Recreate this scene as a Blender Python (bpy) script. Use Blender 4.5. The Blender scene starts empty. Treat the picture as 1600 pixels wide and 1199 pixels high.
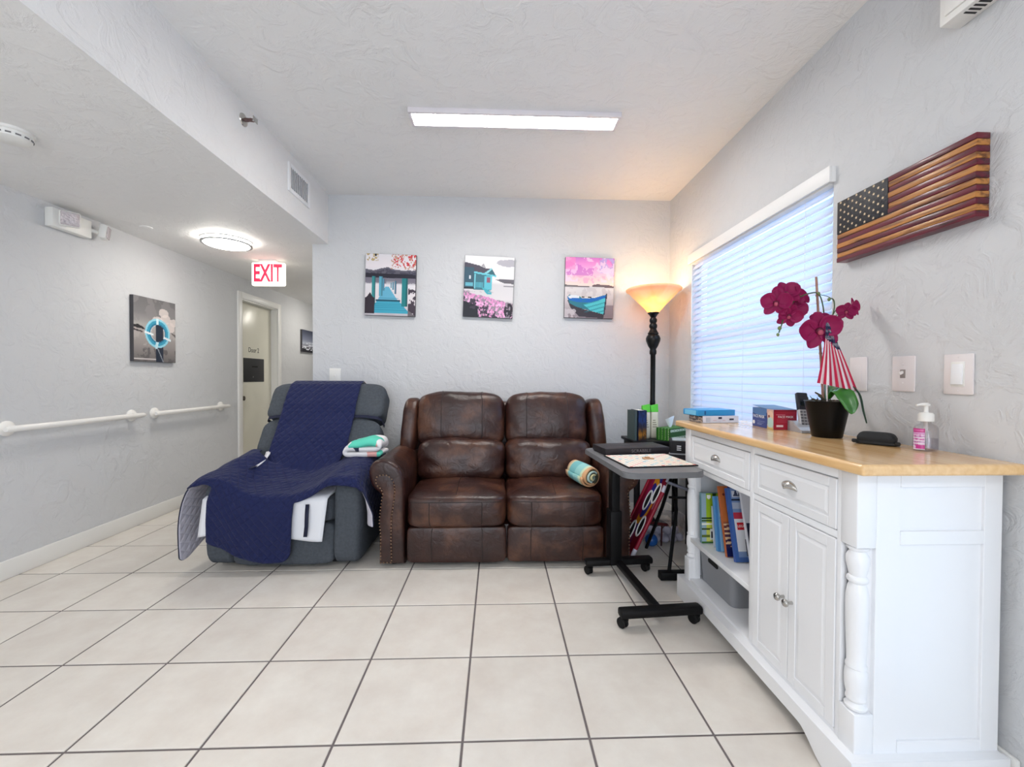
import bpy, bmesh, math, random
import numpy as np
from mathutils import Vector, Matrix, noise as mnoise
PI = math.pi
R = math.radians
random.seed(7)
rng = np.random.default_rng(11)
S = bpy.context.scene
COL = S.collection

# ------------------------------------------------------------------ camera
cam_d = bpy.data.cameras.new('camera')
cam = bpy.data.objects.new('camera', cam_d)
COL.objects.link(cam)
cam_d.sensor_width = 36.0
cam_d.lens = 662.26 / 1600 * 36.0
cam_d.clip_start = 0.02
YAW, PIT, ROL = 0.0354715, -0.0147459, 0.0036054
f_ = Vector((math.sin(YAW) * math.cos(PIT), math.cos(YAW) * math.cos(PIT), math.sin(PIT)))
r_ = Vector((math.cos(YAW), -math.sin(YAW), 0))
u_ = r_.cross(f_)
r2 = r_ * math.cos(ROL) + u_ * math.sin(ROL)
u2 = u_ * math.cos(ROL) - r_ * math.sin(ROL)
cam.matrix_world = Matrix(((r2.x, u2.x, -f_.x, 0), (r2.y, u2.y, -f_.y, 0), (r2.z, u2.z, -f_.z, 1.2238), (0, 0, 0, 1)))
S.camera = cam

# ------------------------------------------------------------------ world, daylight, exposure
S.view_settings.view_transform = 'Standard'
S.view_settings.look = 'None'
S.view_settings.exposure = 1.30
S.view_settings.gamma = 1.0
S.view_settings.use_curve_mapping = False
S.cycles.use_denoising = True
S.cycles.max_bounces = 10
S.cycles.sample_clamp_indirect = 6.0
W = bpy.data.worlds.new('world')
S.world = W
W.use_nodes = True
W.node_tree.nodes['Background'].inputs[0].default_value = (0.66, 0.82, 1.0, 1)
W.node_tree.nodes['Background'].inputs[1].default_value = 0.5


def area(name, loc, direction, sx, sy, power, color):
    d = bpy.data.lights.new(name, 'AREA')
    d.shape = 'RECTANGLE'; d.size = sx; d.size_y = sy; d.energy = power; d.color = color
    o = bpy.data.objects.new(name, d); COL.objects.link(o)
    o.location = loc
    o.rotation_euler = Vector(direction).to_track_quat('-Z', 'Y').to_euler()
    return o


# daylight entering through the window with the blind and through the glass door behind the camera
area('window_daylight', (1.80, 2.58, 1.6), (-1, 0, -0.1), 1.5, 1.4, 7.0, (0.46, 0.72, 1.0))
area('door_daylight', (1.95, 0.0, 1.15), (-1, 0, 0), 2.0, 2.0, 1.2, (0.72, 0.80, 1.0))
area('rear_window_fill', (-0.6, -2.9, 1.3), (-.40, 1, .55), 2.6, 1.7, 34, (0.88, 0.92, 1.0))  # added fill through an unseen window, tilted up to brighten the ceiling


# ------------------------------------------------------------------ helpers
def lin(r, g, b):
    def f(c):
        c /= 255.0
        return c / 12.92 if c <= 0.04045 else ((c + 0.055) / 1.055) ** 2.4
    return (f(r), f(g), f(b))


def mat(name, col, rough=0.5, metal=0.0, bump=0.0, bscale=200.0, var=0.0, vscale=6.0, emit=None, estr=0.0, coat=0.0,
        spec=None, trans=0.0, sheen=0.0, bdetail=3.0, attr=None):
    m = bpy.data.materials.new(name); m.use_nodes = True
    nt = m.node_tree; N = nt.nodes; L = nt.links
    p = N['Principled BSDF']
    c = lin(*col) + (1,)
    p.inputs['Base Color'].default_value = c
    p.inputs['Roughness'].default_value = rough
    p.inputs['Metallic'].default_value = metal
    p.inputs['Coat Weight'].default_value = coat
    p.inputs['Coat Roughness'].default_value = 0.15
    p.inputs['Transmission Weight'].default_value = trans
    p.inputs['Sheen Weight'].default_value = sheen
    if spec is not None:
        p.inputs['Specular IOR Level'].default_value = spec
    tc = N.new('ShaderNodeTexCoord')
    if attr:
        a = N.new('ShaderNodeAttribute'); a.attribute_name = attr
        L.new(a.outputs['Color'], p.inputs['Base Color'])
    elif var:
        n = N.new('ShaderNodeTexNoise'); n.inputs['Scale'].default_value = vscale; n.inputs['Detail'].default_value = 4
        L.new(tc.outputs['Object'], n.inputs['Vector'])
        r = N.new('ShaderNodeValToRGB')
        r.color_ramp.elements[0].position = 0.3; r.color_ramp.elements[1].position = 0.72
        r.color_ramp.elements[0].color = tuple(x * (1 - var) for x in c[:3]) + (1,)
        r.color_ramp.elements[1].color = tuple(min(1, x * (1 + var)) for x in c[:3]) + (1,)
        L.new(n.outputs['Fac'], r.inputs['Fac']); L.new(r.outputs['Color'], p.inputs['Base Color'])
    if bump:
        n = N.new('ShaderNodeTexNoise'); n.inputs['Scale'].default_value = bscale; n.inputs['Detail'].default_value = bdetail
        L.new(tc.outputs['Object'], n.inputs['Vector'])
        b = N.new('ShaderNodeBump'); b.inputs['Strength'].default_value = bump; b.inputs['Distance'].default_value = 0.01
        L.new(n.outputs['Fac'], b.inputs['Height']); L.new(b.outputs['Normal'], p.inputs['Normal'])
    if emit:
        p.inputs['Emission Color'].default_value = lin(*emit) + (1,)
        p.inputs['Emission Strength'].default_value = estr
    return m


def add_box(bm, lo, hi, bev=0.0, seg=2, M=None, mi=0):
    cx = [(a + b) / 2 for a, b in zip(lo, hi)]
    sz = [abs(b - a) for a, b in zip(lo, hi)]
    r = bmesh.ops.create_cube(bm, size=1.0)
    vs = r['verts']
    bmesh.ops.scale(bm, vec=sz, verts=vs)
    bmesh.ops.translate(bm, vec=cx, verts=vs)
    if M is not None:
        bmesh.ops.transform(bm, matrix=M, verts=vs)
    fs = list({f for v in vs for f in v.link_faces})
    if bev > 0:
        es = list({e for v in vs for e in v.link_edges})
        rr = bmesh.ops.bevel(bm, geom=es, offset=min(bev, min(sz) * 0.49), segments=seg, profile=0.5, affect='EDGES')
        fs = list(set(rr['faces']) | {f for f in fs if f.is_valid})
    for f in fs:
        if f.is_valid:
            f.material_index = mi
    return fs


def frame_of(d):
    d = d.normalized()
    a = Vector((0, 0, 1)) if abs(d.z) < 0.9 else Vector((1, 0, 0))
    x = d.cross(a).normalized()
    return x, d.cross(x).normalized()


def add_tube(bm, pts, r, n=10, closed=False, caps=True, mi=0):
    pts = [Vector(p) for p in pts]
    rs = r if isinstance(r, (list, tuple)) else [r] * len(pts)
    rings = []
    x = None
    for i, p in enumerate(pts):
        if closed:
            d = pts[(i + 1) % len(pts)] - pts[i - 1]
        else:
            d = pts[min(i + 1, len(pts) - 1)] - pts[max(i - 1, 0)]
        d.normalize()
        if x is None:
            x, y = frame_of(d)
        else:
            x = (x - d * x.dot(d)).normalized(); y = d.cross(x)
        rings.append([bm.verts.new(p + (x * math.cos(2 * PI * k / n) + y * math.sin(2 * PI * k / n)) * rs[i]) for k in range(n)])
    m = len(rings)
    for i in range(m if closed else m - 1):
        a, b = rings[i], rings[(i + 1) % m]
        for k in range(n):
            bm.faces.new((a[k], a[(k + 1) % n], b[(k + 1) % n], b[k])).material_index = mi
    if caps and not closed:
        bm.faces.new(rings[0][::-1]).material_index = mi; bm.faces.new(rings[-1]).material_index = mi


def add_lathe(bm, prof, c=(0, 0, 0), n=32, M=None, mi=0, cap=True, sx=1.0, sy=1.0):
    rings = []
    c = Vector(c)
    for (r, z) in prof:
        ring = []
        for k in range(n):
            v = Vector((r * sx * math.cos(2 * PI * k / n), r * sy * math.sin(2 * PI * k / n), z))
            if M is not None:
                v = M @ v
            ring.append(bm.verts.new(v + c))
        rings.append(ring)
    for a, b in zip(rings, rings[1:]):
        for k in range(n):
            bm.faces.new((a[k], a[(k + 1) % n], b[(k + 1) % n], b[k])).material_index = mi
    if cap:
        if prof[0][0] > 1e-5:
            bm.faces.new(rings[0][::-1]).material_index = mi
        if prof[-1][0] > 1e-5:
            bm.faces.new(rings[-1]).material_index = mi


def add_prism(bm, poly, a, b, axis='y', bev=0.0, seg=2, mi=0):
    """poly: 2D points; axis y: (x,z) extruded over y; axis x: (y,z) over x; axis z: (x,y) over z"""
    def P(p, t):
        return {'y': (p[0], t, p[1]), 'x': (t, p[0], p[1]), 'z': (p[0], p[1], t)}[axis]
    va = [bm.verts.new(P(p, a)) for p in poly]; vb = [bm.verts.new(P(p, b)) for p in poly]
    n = len(poly)
    fs = [bm.faces.new(va), bm.faces.new(vb[::-1])]
    for i in range(n):
        fs.append(bm.faces.new((va[i], vb[i], vb[(i + 1) % n], va[(i + 1) % n])))
    bmesh.ops.recalc_face_normals(bm, faces=fs)
    if bev > 0:
        es = list(fs[0].edges)
        if bev:
            bmesh.ops.bevel(bm, geom=es, offset=bev, segments=seg, profile=0.5, affect='EDGES')
    for f in bm.faces:
        f.material_index = f.material_index or mi
    return fs


def add_cushion(bm, lo, hi, k=5.0, n=14, fn=None, M=None):
    """rounded padded block; fn(unit vec, point) -> point"""
    c = Vector([(a + b) / 2 for a, b in zip(lo, hi)]); h = Vector([(b - a) / 2 for a, b in zip(lo, hi)])
    vs = {}

    def V(p):
        key = tuple(round(t, 5) for t in p)
        if key not in vs:
            l = (abs(p[0]) ** k + abs(p[1]) ** k + abs(p[2]) ** k) ** (1 / k)
            q = Vector(p) / l
            w = Vector((c.x + q.x * h.x, c.y + q.y * h.y, c.z + q.z * h.z))
            if fn:
                w = fn(q, w)
            if M is not None:
                w = M @ w
            vs[key] = bm.verts.new(w)
        return vs[key]
    t = [math.sin((-1 + 2 * i / n) * PI / 2 * 0.86) / math.sin(PI / 2 * 0.86) for i in range(n + 1)]
    for ax in range(3):
        for s in (-1, 1):
            for i in range(n):
                for j in range(n):
                    q = []
                    for (a, b) in ((i, j), (i + 1, j), (i + 1, j + 1), (i, j + 1)):
                        p = [0, 0, 0]; p[ax] = s; p[(ax + 1) % 3] = t[a]; p[(ax + 2) % 3] = t[b]
                        q.append(V(p))
                    if s < 0:
                        q = q[::-1]
                    try:
                        bm.faces.new(q)
                    except ValueError:
                        pass


def cush_pt(lo, hi, k, p, fn=None, M=None):
    c = Vector([(a + b) / 2 for a, b in zip(lo, hi)]); h = Vector([(b - a) / 2 for a, b in zip(lo, hi)])
    l = (abs(p[0]) ** k + abs(p[1]) ** k + abs(p[2]) ** k) ** (1 / k)
    q = Vector(p) / l
    w = Vector((c.x + q.x * h.x, c.y + q.y * h.y, c.z + q.z * h.z))
    if fn:
        w = fn(q, w)
    return M @ w if M is not None else w


def B():
    return bmesh.new()


def root_matrix(o):
    m = Matrix.Identity(4)
    while o is not None:
        m = Matrix.LocRotScale(o.location, o.rotation_euler, o.scale) @ m
        o = o.parent
    return m


def obj(name, bm, m, parent=None, smooth=35, loc=None):
    """one mesh object; bm is in world coordinates and is carried into the parent's frame"""
    me = bpy.data.meshes.new(name)
    if parent is not None:
        bm.transform(root_matrix(parent).inverted())
    elif loc is not None:
        bm.transform(Matrix.Translation(-Vector(loc)))
    bm.to_mesh(me); bm.free()
    for x in (m if isinstance(m, (list, tuple)) else [m]):
        me.materials.append(x)
    if smooth:
        me.shade_smooth(); me.set_sharp_from_angle(angle=R(smooth))
    o = bpy.data.objects.new(name, me); COL.objects.link(o)
    if parent is not None:
        o.parent = parent
    elif loc is not None:
        o.location = loc
    return o


def tag(o, label=None, cat=None, group=None, kind=None):
    if label: o['label'] = label
    if cat: o['category'] = cat
    if group: o['group'] = group
    if kind: o['kind'] = kind
    return o


def thing(name, label, cat, loc, rz=0.0, group=None):
    o = bpy.data.objects.new(name, None); COL.objects.link(o)
    o.location = loc; o.rotation_euler = (0, 0, rz); o.empty_display_size = 0.05
    return tag(o, label, cat, group)


def boxpart(name, lo, hi, m, parent, bev=0.0, M=None, seg=2):
    b = B(); add_box(b, lo, hi, bev, seg, M)
    return obj(name, b, m, parent)


def structure(name, boxes, m, bev=0.0):
    b = B()
    for lo, hi in boxes:
        add_box(b, lo, hi, bev)
    o = obj(name, b, m)
    o['kind'] = 'structure'
    return o


def text_part(name, body, size, M, m, parent, ext=0.0006, align='CENTER', sx=1.0, bold=0.0):
    cu = bpy.data.curves.new('lettering', 'FONT'); cu.body = body; cu.size = size; cu.align_x = align; cu.align_y = 'CENTER'
    cu.extrude = ext; cu.resolution_u = 3; cu.offset = bold
    o = bpy.data.objects.new('lettering', cu); COL.objects.link(o)
    dg = bpy.context.evaluated_depsgraph_get(); dg.update()
    me = bpy.data.meshes.new_from_object(o.evaluated_get(dg))
    bpy.data.objects.remove(o)
    me.transform(Matrix.Diagonal((sx, 1, 1, 1)))
    me.transform(root_matrix(parent).inverted() @ M)
    me.name = name
    me.materials.clear(); me.materials.append(m)
    t = bpy.data.objects.new(name, me); COL.objects.link(t); t.parent = parent
    return t


def basis(o, x, y):
    """matrix whose local x,y axes run along x,y at origin o"""
    x = Vector(x).normalized(); y = Vector(y).normalized(); z = x.cross(y)
    return Matrix(((x.x, y.x, z.x, o[0]), (x.y, y.y, z.y, o[1]), (x.z, y.z, z.z, o[2]), (0, 0, 0, 1)))


# painted flat prints -------------------------------------------------------
def vnoise(h, w, sc, octv=4, seed=0):
    g = np.random.default_rng(seed)
    out = np.zeros((h, w)); amp = 1.0; tot = 0
    for o in range(octv):
        n = max(2, int(sc * 2 ** o)); a = g.random((n + 1, n + 1))
        ys = np.linspace(0, n - 1e-6, h); xs = np.linspace(0, n - 1e-6, w)
        yi = ys.astype(int); xi = xs.astype(int); fy = (ys - yi)[:, None]; fx = (xs - xi)[None, :]
        fy = fy * fy * (3 - 2 * fy); fx = fx * fx * (3 - 2 * fx)
        v = (a[yi][:, xi] * (1 - fx) + a[yi][:, xi + 1] * fx) * (1 - fy) + (a[yi + 1][:, xi] * (1 - fx) + a[yi + 1][:, xi + 1] * fx) * fy
        out += v * amp; tot += amp; amp *= 0.55
    return out / tot


class Pic:
    def __init__(s, w, h):
        s.w, s.h = w, h
        s.a = np.zeros((h, w, 3))
        s.X, s.Y = np.meshgrid((np.arange(w) + .5) / w, (np.arange(h) + .5) / h)

    def put(s, mask, col, al=1.0):
        col = np.array(col, float)
        k = (mask * al)[..., None] if not np.isscalar(mask) else al
        s.a = s.a * (1 - k) + col * k

    def grad(s, stops):
        ys = [t[0] for t in stops]
        for c in range(3):
            s.a[..., c] = np.interp(s.Y, ys, [t[1][c] for t in stops])

    def poly(s, pts, col, al=1.0):
        X, Y = s.X, s.Y; m = np.zeros_like(X, bool); n = len(pts)
        for i in range(n):
            x1, y1 = pts[i]; x2, y2 = pts[(i + 1) % n]
            if y1 == y2: continue
            c = ((y1 > Y) != (y2 > Y)) & (X < (x2 - x1) * (Y - y1) / (y2 - y1) + x1)
            m ^= c
        s.put(m.astype(float), col, al); return m

    def ell(s, cx, cy, rx, ry, col, al=1.0):
        s.put((((s.X - cx) / rx) ** 2 + ((s.Y - cy) / ry) ** 2 < 1).astype(float), col, al)

    def rect(s, x0, y0, x1, y1, col, al=1.0):
        s.put(((s.X >= x0) & (s.X < x1) & (s.Y >= y0) & (s.Y < y1)).astype(float), col, al)

    def nz(s, sc, seed, o=4):
        return vnoise(s.h, s.w, sc, o, seed)


def print_obj(name, pic, M, w, h, m, parent):
    """flat print as a coloured grid; M local x = right, y = up, centre origin"""
    nx, ny = pic.w, pic.h
    xs = (np.arange(nx + 1) / nx - .5) * w; ys = (.5 - np.arange(ny + 1) / ny) * h
    XX, YY = np.meshgrid(xs, ys)
    co = np.stack([XX.ravel(), YY.ravel(), np.zeros(XX.size)], 1)
    MM = np.array(root_matrix(parent).inverted() @ M)
    co = co @ MM[:3, :3].T + MM[:3, 3]
    i = np.arange(ny)[:, None] * (nx + 1) + np.arange(nx)[None, :]
    f = np.stack([i, i + nx + 1, i + nx + 2, i + 1], -1).reshape(-1, 4)
    me = bpy.data.meshes.new(name)
    me.from_pydata(co.tolist(), [], f.tolist())
    at = me.attributes.new('Col', 'FLOAT_COLOR', 'FACE')
    c = np.clip(pic.a, 0, 255) / 255.0
    c = np.where(c <= 0.04045, c / 12.92, ((c + .055) / 1.055) ** 2.4).reshape(-1, 3)
    at.data.foreach_set('color', np.concatenate([c, np.ones((len(c), 1))], 1).astype(np.float32).ravel())
    me.materials.append(m)
    o = bpy.data.objects.new(name, me); COL.objects.link(o); o.parent = parent
    return o


# ------------------------------------------------------------------ materials
def plaster(name, col, strength=0.35, scale=9.0):
    m = bpy.data.materials.new(name); m.use_nodes = True
    N = m.node_tree.nodes; L = m.node_tree.links; p = N['Principled BSDF']
    p.inputs['Base Color'].default_value = lin(*col) + (1,); p.inputs['Roughness'].default_value = 0.62
    p.inputs['Specular IOR Level'].default_value = 0.35
    tc = N.new('ShaderNodeTexCoord')
    n1 = N.new('ShaderNodeTexNoise'); n1.inputs['Scale'].default_value = scale; n1.inputs['Detail'].default_value = 6; n1.inputs['Roughness'].default_value = 0.62
    n1.inputs['Distortion'].default_value = 0.9
    n2 = N.new('ShaderNodeTexNoise'); n2.inputs['Scale'].default_value = scale * 7; n2.inputs['Detail'].default_value = 3
    L.new(tc.outputs['Object'], n1.inputs['Vector']); L.new(tc.outputs['Object'], n2.inputs['Vector'])
    r = N.new('ShaderNodeValToRGB'); r.color_ramp.elements[0].position = 0.46; r.color_ramp.elements[1].position = 0.60
    L.new(n1.outputs['Fac'], r.inputs['Fac'])
    a = N.new('ShaderNodeMath'); a.operation = 'MULTIPLY_ADD'; a.inputs[1].default_value = 0.35
    L.new(n2.outputs['Fac'], a.inputs[0]); L.new(r.outputs['Color'], a.inputs[2])
    b = N.new('ShaderNodeBump'); b.inputs['Strength'].default_value = strength; b.inputs['Distance'].default_value = 0.006
    L.new(a.outputs[0], b.inputs['Height']); L.new(b.outputs['Normal'], p.inputs['Normal'])
    return m


M_wall = plaster('wall_paint', (212, 213, 215), 0.45)
M_ceil = plaster('ceiling_paint', (240, 239, 238), 0.5, 8.0)
M_trimw = mat('white_trim_paint', (238, 237, 234), 0.35)
M_grout = mat('dark_grout', (112, 104, 104), 0.85, bump=0.2, bscale=300)
M_white = mat('white_paint', (240, 241, 244), 0.3, coat=0.2)
M_plastic = mat('white_plastic', (238, 237, 233), 0.35)
M_offwhite = mat('ivory_plastic', (236, 231, 228), 0.35)
M_black = mat('black_metal', (11, 11, 13), 0.5, spec=.22)
M_blackp = mat('black_plastic', (13, 13, 15), 0.55, spec=.25)
M_chrome = mat('brushed_nickel', (190, 188, 184), 0.22, 1.0)
M_print = mat('flat_print', (255, 255, 255), 0.55, attr='Col', spec=0.3)
M_gloss = mat('glossy_print', (255, 255, 255), 0.3, attr='Col')
M_edge = mat('canvas_edge_dark', (70, 68, 72), 0.7)
M_ink_dark = mat('dark_ink', (35, 35, 40), 0.6)
M_ink_white = mat('white_ink', (240, 240, 240), 0.6)

# floor tile
M_tile = bpy.data.materials.new('beige_ceramic'); M_tile.use_nodes = True
N = M_tile.node_tree.nodes; L = M_tile.node_tree.links; p = N['Principled BSDF']
p.inputs['Roughness'].default_value = 0.38
geo = N.new('ShaderNodeNewGeometry'); oi = N.new('ShaderNodeObjectInfo')
n1 = N.new('ShaderNodeTexNoise'); n1.inputs['Scale'].default_value = 5.0; n1.inputs['Detail'].default_value = 7; n1.inputs['Roughness'].default_value = 0.65
L.new(geo.outputs['Position'], n1.inputs['Vector'])
ramp = N.new('ShaderNodeValToRGB')
ramp.color_ramp.elements[0].position = 0.32; ramp.color_ramp.elements[0].color = lin(217, 209, 200) + (1,)
ramp.color_ramp.elements[1].position = 0.68; ramp.color_ramp.elements[1].color = lin(230, 225, 217) + (1,)
L.new(n1.outputs['Fac'], ramp.inputs['Fac'])
hsv = N.new('ShaderNodeHueSaturation')
mr = N.new('ShaderNodeMapRange'); mr.inputs[3].default_value = 0.95; mr.inputs[4].default_value = 1.03
L.new(oi.outputs['Random'], mr.inputs[0]); L.new(mr.outputs[0], hsv.inputs['Value'])
L.new(ramp.outputs['Color'], hsv.inputs['Color']); L.new(hsv.outputs['Color'], p.inputs['Base Color'])
n2 = N.new('ShaderNodeTexNoise'); n2.inputs['Scale'].default_value = 18; n2.inputs['Detail'].default_value = 5
L.new(geo.outputs['Position'], n2.inputs['Vector'])
bp = N.new('ShaderNodeBump'); bp.inputs['Strength'].default_value = 0.12; bp.inputs['Distance'].default_value = 0.004
L.new(n2.outputs['Fac'], bp.inputs['Height']); L.new(bp.outputs['Normal'], p.inputs['Normal'])


def glass_mat(name, tint=(1, 1, 1), gl=0.1):
    m = bpy.data.materials.new(name); m.use_nodes = True
    N = m.node_tree.nodes; L = m.node_tree.links; N.remove(N['Principled BSDF'])
    t = N.new('ShaderNodeBsdfTransparent'); t.inputs[0].default_value = tint + (1,)
    g = N.new('ShaderNodeBsdfGlossy'); g.inputs['Roughness'].default_value = 0.05
    x = N.new('ShaderNodeMixShader'); x.inputs[0].default_value = gl
    L.new(t.outputs[0], x.inputs[1]); L.new(g.outputs[0], x.inputs[2]); L.new(x.outputs[0], N['Material Output'].inputs[0])
    return m


M_glass = glass_mat('window_glass', (0.97, 0.99, 1.0), 0.06)
M_bag = glass_mat('clear_plastic_film', (0.93, 0.93, 0.96), 0.13)
M_clear = glass_mat('clear_plastic', (0.90, 0.89, 0.91), 0.16)


def translucent_mat(name, col, tcol, fac, rough=0.4, emit=None):
    m = bpy.data.materials.new(name); m.use_nodes = True
    N = m.node_tree.nodes; L = m.node_tree.links; p = N['Principled BSDF']
    p.inputs['Base Color'].default_value = lin(*col) + (1,); p.inputs['Roughness'].default_value = rough
    t = N.new('ShaderNodeBsdfTranslucent'); t.inputs[0].default_value = lin(*tcol) + (1,)
    x = N.new('ShaderNodeMixShader'); x.inputs[0].default_value = fac
    L.new(p.outputs[0], x.inputs[1]); L.new(t.outputs[0], x.inputs[2]); L.new(x.outputs[0], N['Material Output'].inputs[0])
    return m


M_slat = translucent_mat('blind_slat_white', (236, 238, 245), (235, 240, 255), 0.42)

# ------------------------------------------------------------------ the room
XL, XR, YB, ZM, ZL = -2.945, 1.525, 3.71, 2.785, 2.36
XE = -1.585           # left end of the rear wall
XS = -1.45            # vertical face of the lowered ceiling
YN, YF = -2.6, 8.4    # wall behind the camera, far end of the corridor
T = 0.43
TX, TY = -0.112, 1.410

floor = structure('floor', [((XL - .12, YN - .1, -0.05), (XR + .12, YB + .1, -0.0035)), ((XL - .12, YB + .1, -0.05), (XE + .12, YF + .1, -0.0035))], M_grout)


def tile_mesh(w, d):
    c, g = 0.003, 0.0
    v = [(0, 0, -.0034), (w, 0, -.0034), (w, d, -.0034), (0, d, -.0034), (0, 0, -.0015), (w, 0, -.0015), (w, d, -.0015), (0, d, -.0015),
         (c, c, 0), (w - c, c, 0), (w - c, d - c, 0), (c, d - c, 0)]
    f = [(8, 9, 10, 11)] + [(a, (a + 1) % 4, 4 + (a + 1) % 4, 4 + a) for a in range(4)] + [(4 + a, 4 + (a + 1) % 4, 8 + (a + 1) % 4, 8 + a) for a in range(4)]
    me = bpy.data.meshes.new('tile'); me.from_pydata(v, [], f); me.materials.append(M_tile)
    return me


GAP = 0.0088
tcache = {}
field = B()


def put_tile(i, j, x0, x1, y0, y1, single):
    ax, bx = max(x0, TX + T * i + GAP / 2), min(x1, TX + T * (i + 1) - GAP / 2)
    ay, by = max(y0, TY + T * j + GAP / 2), min(y1, TY + T * (j + 1) - GAP / 2)
    w, d = round(bx - ax, 4), round(by - ay, 4)
    if w < 0.012 or d < 0.012:
        return
    if (w, d) not in tcache:
        tcache[(w, d)] = tile_mesh(w, d)
    if single:
        o = bpy.data.objects.new('tile', tcache[(w, d)]); COL.objects.link(o)
        o.location = (ax, ay, 0); o.parent = floor
    else:
        n0 = len(field.verts); field.from_mesh(tcache[(w, d)]); field.verts.ensure_lookup_table()
        for v in field.verts[n0:]:
            v.co += Vector((ax, ay, 0))


for j in range(-10, 17):
    for i in range(-7, 4):
        if j <= 5:
            put_tile(i, j, XL, XR, YN, YB, j >= -2)
        if j >= 5 and i <= -4:
            put_tile(i, j, XL, XE, YB if j == 5 else YB, YF, True)
tf = obj('tile_field', field, M_tile, floor, smooth=0); tf['kind'] = 'stuff'

DY0, DY1, DZ = 4.985, 5.80, 2.125     # corridor door opening
structure('wall_left', [((XL - .12, YN - .1, 0), (XL, DY0, ZM)), ((XL - .12, DY1, 0), (XL, YF, ZM)), ((XL - .12, DY0, DZ), (XL, DY1, ZM))], M_wall)
structure('wall_rear', [((XE, YB, 0), (XR + .12, YB + .10, ZM))], M_wall)
structure('wall_inner', [((XE, YB + .10, 0), (XE + .10, YF, ZM))], M_wall)
structure('wall_far', [((XL - .12, YF, 0), (XE + .10, YF + .1, ZM))], M_wall)
WY0, WY1, WZ0, WZ1 = 1.885, 3.285, 0.885, 2.150   # window opening
GY0, GY1, GZ = -1.05, 1.03, 2.08                  # glass door opening, beside and behind the camera
structure('wall_right', [((XR, GY1, 0), (XR + .12, WY0, ZM)), ((XR, WY1, 0), (XR + .12, YB, ZM)), ((XR, WY0, 0), (XR + .12, WY1, WZ0)),
                         ((XR, WY0, WZ1), (XR + .12, WY1, ZM)), ((XR, YN - .1, 0), (XR + .12, GY0, ZM)), ((XR, GY0, GZ), (XR + .12, GY1, ZM))], M_wall)
NW0, NW1, NZ0, NZ1 = -1.9, 0.7, 0.75, 2.25
structure('wall_near', [((XL, YN - .1, 0), (NW0, YN, ZM)), ((NW1, YN - .1, 0), (XR, YN, ZM)), ((NW0, YN - .1, 0), (NW1, YN, NZ0)), ((NW0, YN - .1, NZ1), (NW1, YN, ZM))], M_wall)
structure('ceiling', [((XS, YN - .1, ZM), (XR + .12, YB + .1, ZM + .08))], M_ceil)
structure('ceiling_left', [((XL - .12, YN - .1, ZL), (XS, YB, ZM + .08)), ((XL - .12, YB, ZL), (XE + .1, YF + .1, ZL + .1))], M_ceil)


def baseboard(name, lo, hi):
    structure(name, [(lo, hi)], M_trimw, 0.006)


baseboard('baseboard_left', (XL, YN, 0), (XL + .016, 4.915, .115))
baseboard('baseboard_left_far', (XL, 5.875, 0), (XL + .016, YF, .115))
baseboard('baseboard_rear', (XE + .005, YB - .016, 0), (XR, YB, .115))
baseboard('baseboard_right', (XR - .016, 1.16, 0), (XR, YB - .02, .115))

# window behind the blind
w1 = tag(thing('window_1', None, None, (XR + .06, (WY0 + WY1) / 2, WZ0)), kind='structure')
b = B()
for lo, hi in (((XR + .055, WY0, WZ0), (XR + .10, WY0 + .045, WZ1)), ((XR + .055, WY1 - .045, WZ0), (XR + .10, WY1, WZ1)), ((XR + .055, WY0 + .045, WZ0), (XR + .10, WY1 - .045, WZ0 + .045)),
               ((XR + .055, WY0 + .045, WZ1 - .045), (XR + .10, WY1 - .045, WZ1)), ((XR + .06, WY0 + .045, 1.50), (XR + .095, WY1 - .045, 1.54))):
    add_box(b, lo, hi, .003)
obj('window_frame', b, M_trimw, w1)
boxpart('pane', (XR + .075, WY0 + .045, WZ0 + .045), (XR + .081, WY1 - .045, 1.50), M_glass, w1)
boxpart('pane', (XR + .075, WY0 + .045, 1.54), (XR + .081, WY1 - .045, WZ1 - .045), M_glass, w1)
boxpart('window_sill', (XR - .012, WY0 + .002, WZ0 - .02), (XR + .055, WY1 - .002, WZ0 + .004), M_trimw, w1, .004)

# glass door beside the camera and an added unseen window behind it (give the cool daylight)
d2 = tag(thing('door_2', None, None, (XR + .06, 0, 0)), kind='structure')
b = B()
for lo, hi in (((XR + .03, GY0, 0), (XR + .09, GY0 + .06, GZ)), ((XR + .03, GY1 - .06, 0), (XR + .09, GY1, GZ)), ((XR + .03, GY0 + .06, GZ - .06), (XR + .09, GY1 - .06, GZ)),
               ((XR + .03, GY0 + .06, 0), (XR + .09, GY1 - .06, .05)), ((XR + .03, -.05, .05), (XR + .09, .03, GZ - .06))):
    add_box(b, lo, hi, .003)
obj('door_frame', b, M_trimw, d2)
boxpart('pane', (XR + .055, GY0 + .06, .05), (XR + .061, -.05, GZ - .06), M_glass, d2)
boxpart('pane', (XR + .055, .03, .05), (XR + .061, GY1 - .06, GZ - .06), M_glass, d2)
structure('trim_1', [((XR - .018, GY1 + .0, 0), (XR, GY1 + .085, GZ + .085)), ((XR - .018, GY0 - .085, 0), (XR, GY0, GZ + .085)), ((XR - .018, GY0, GZ), (XR, GY1, GZ + .085))], M_trimw, .004)
w2 = tag(thing('window_2', None, None, (-.6, YN - .05, NZ0)), kind='structure')
b = B()
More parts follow.
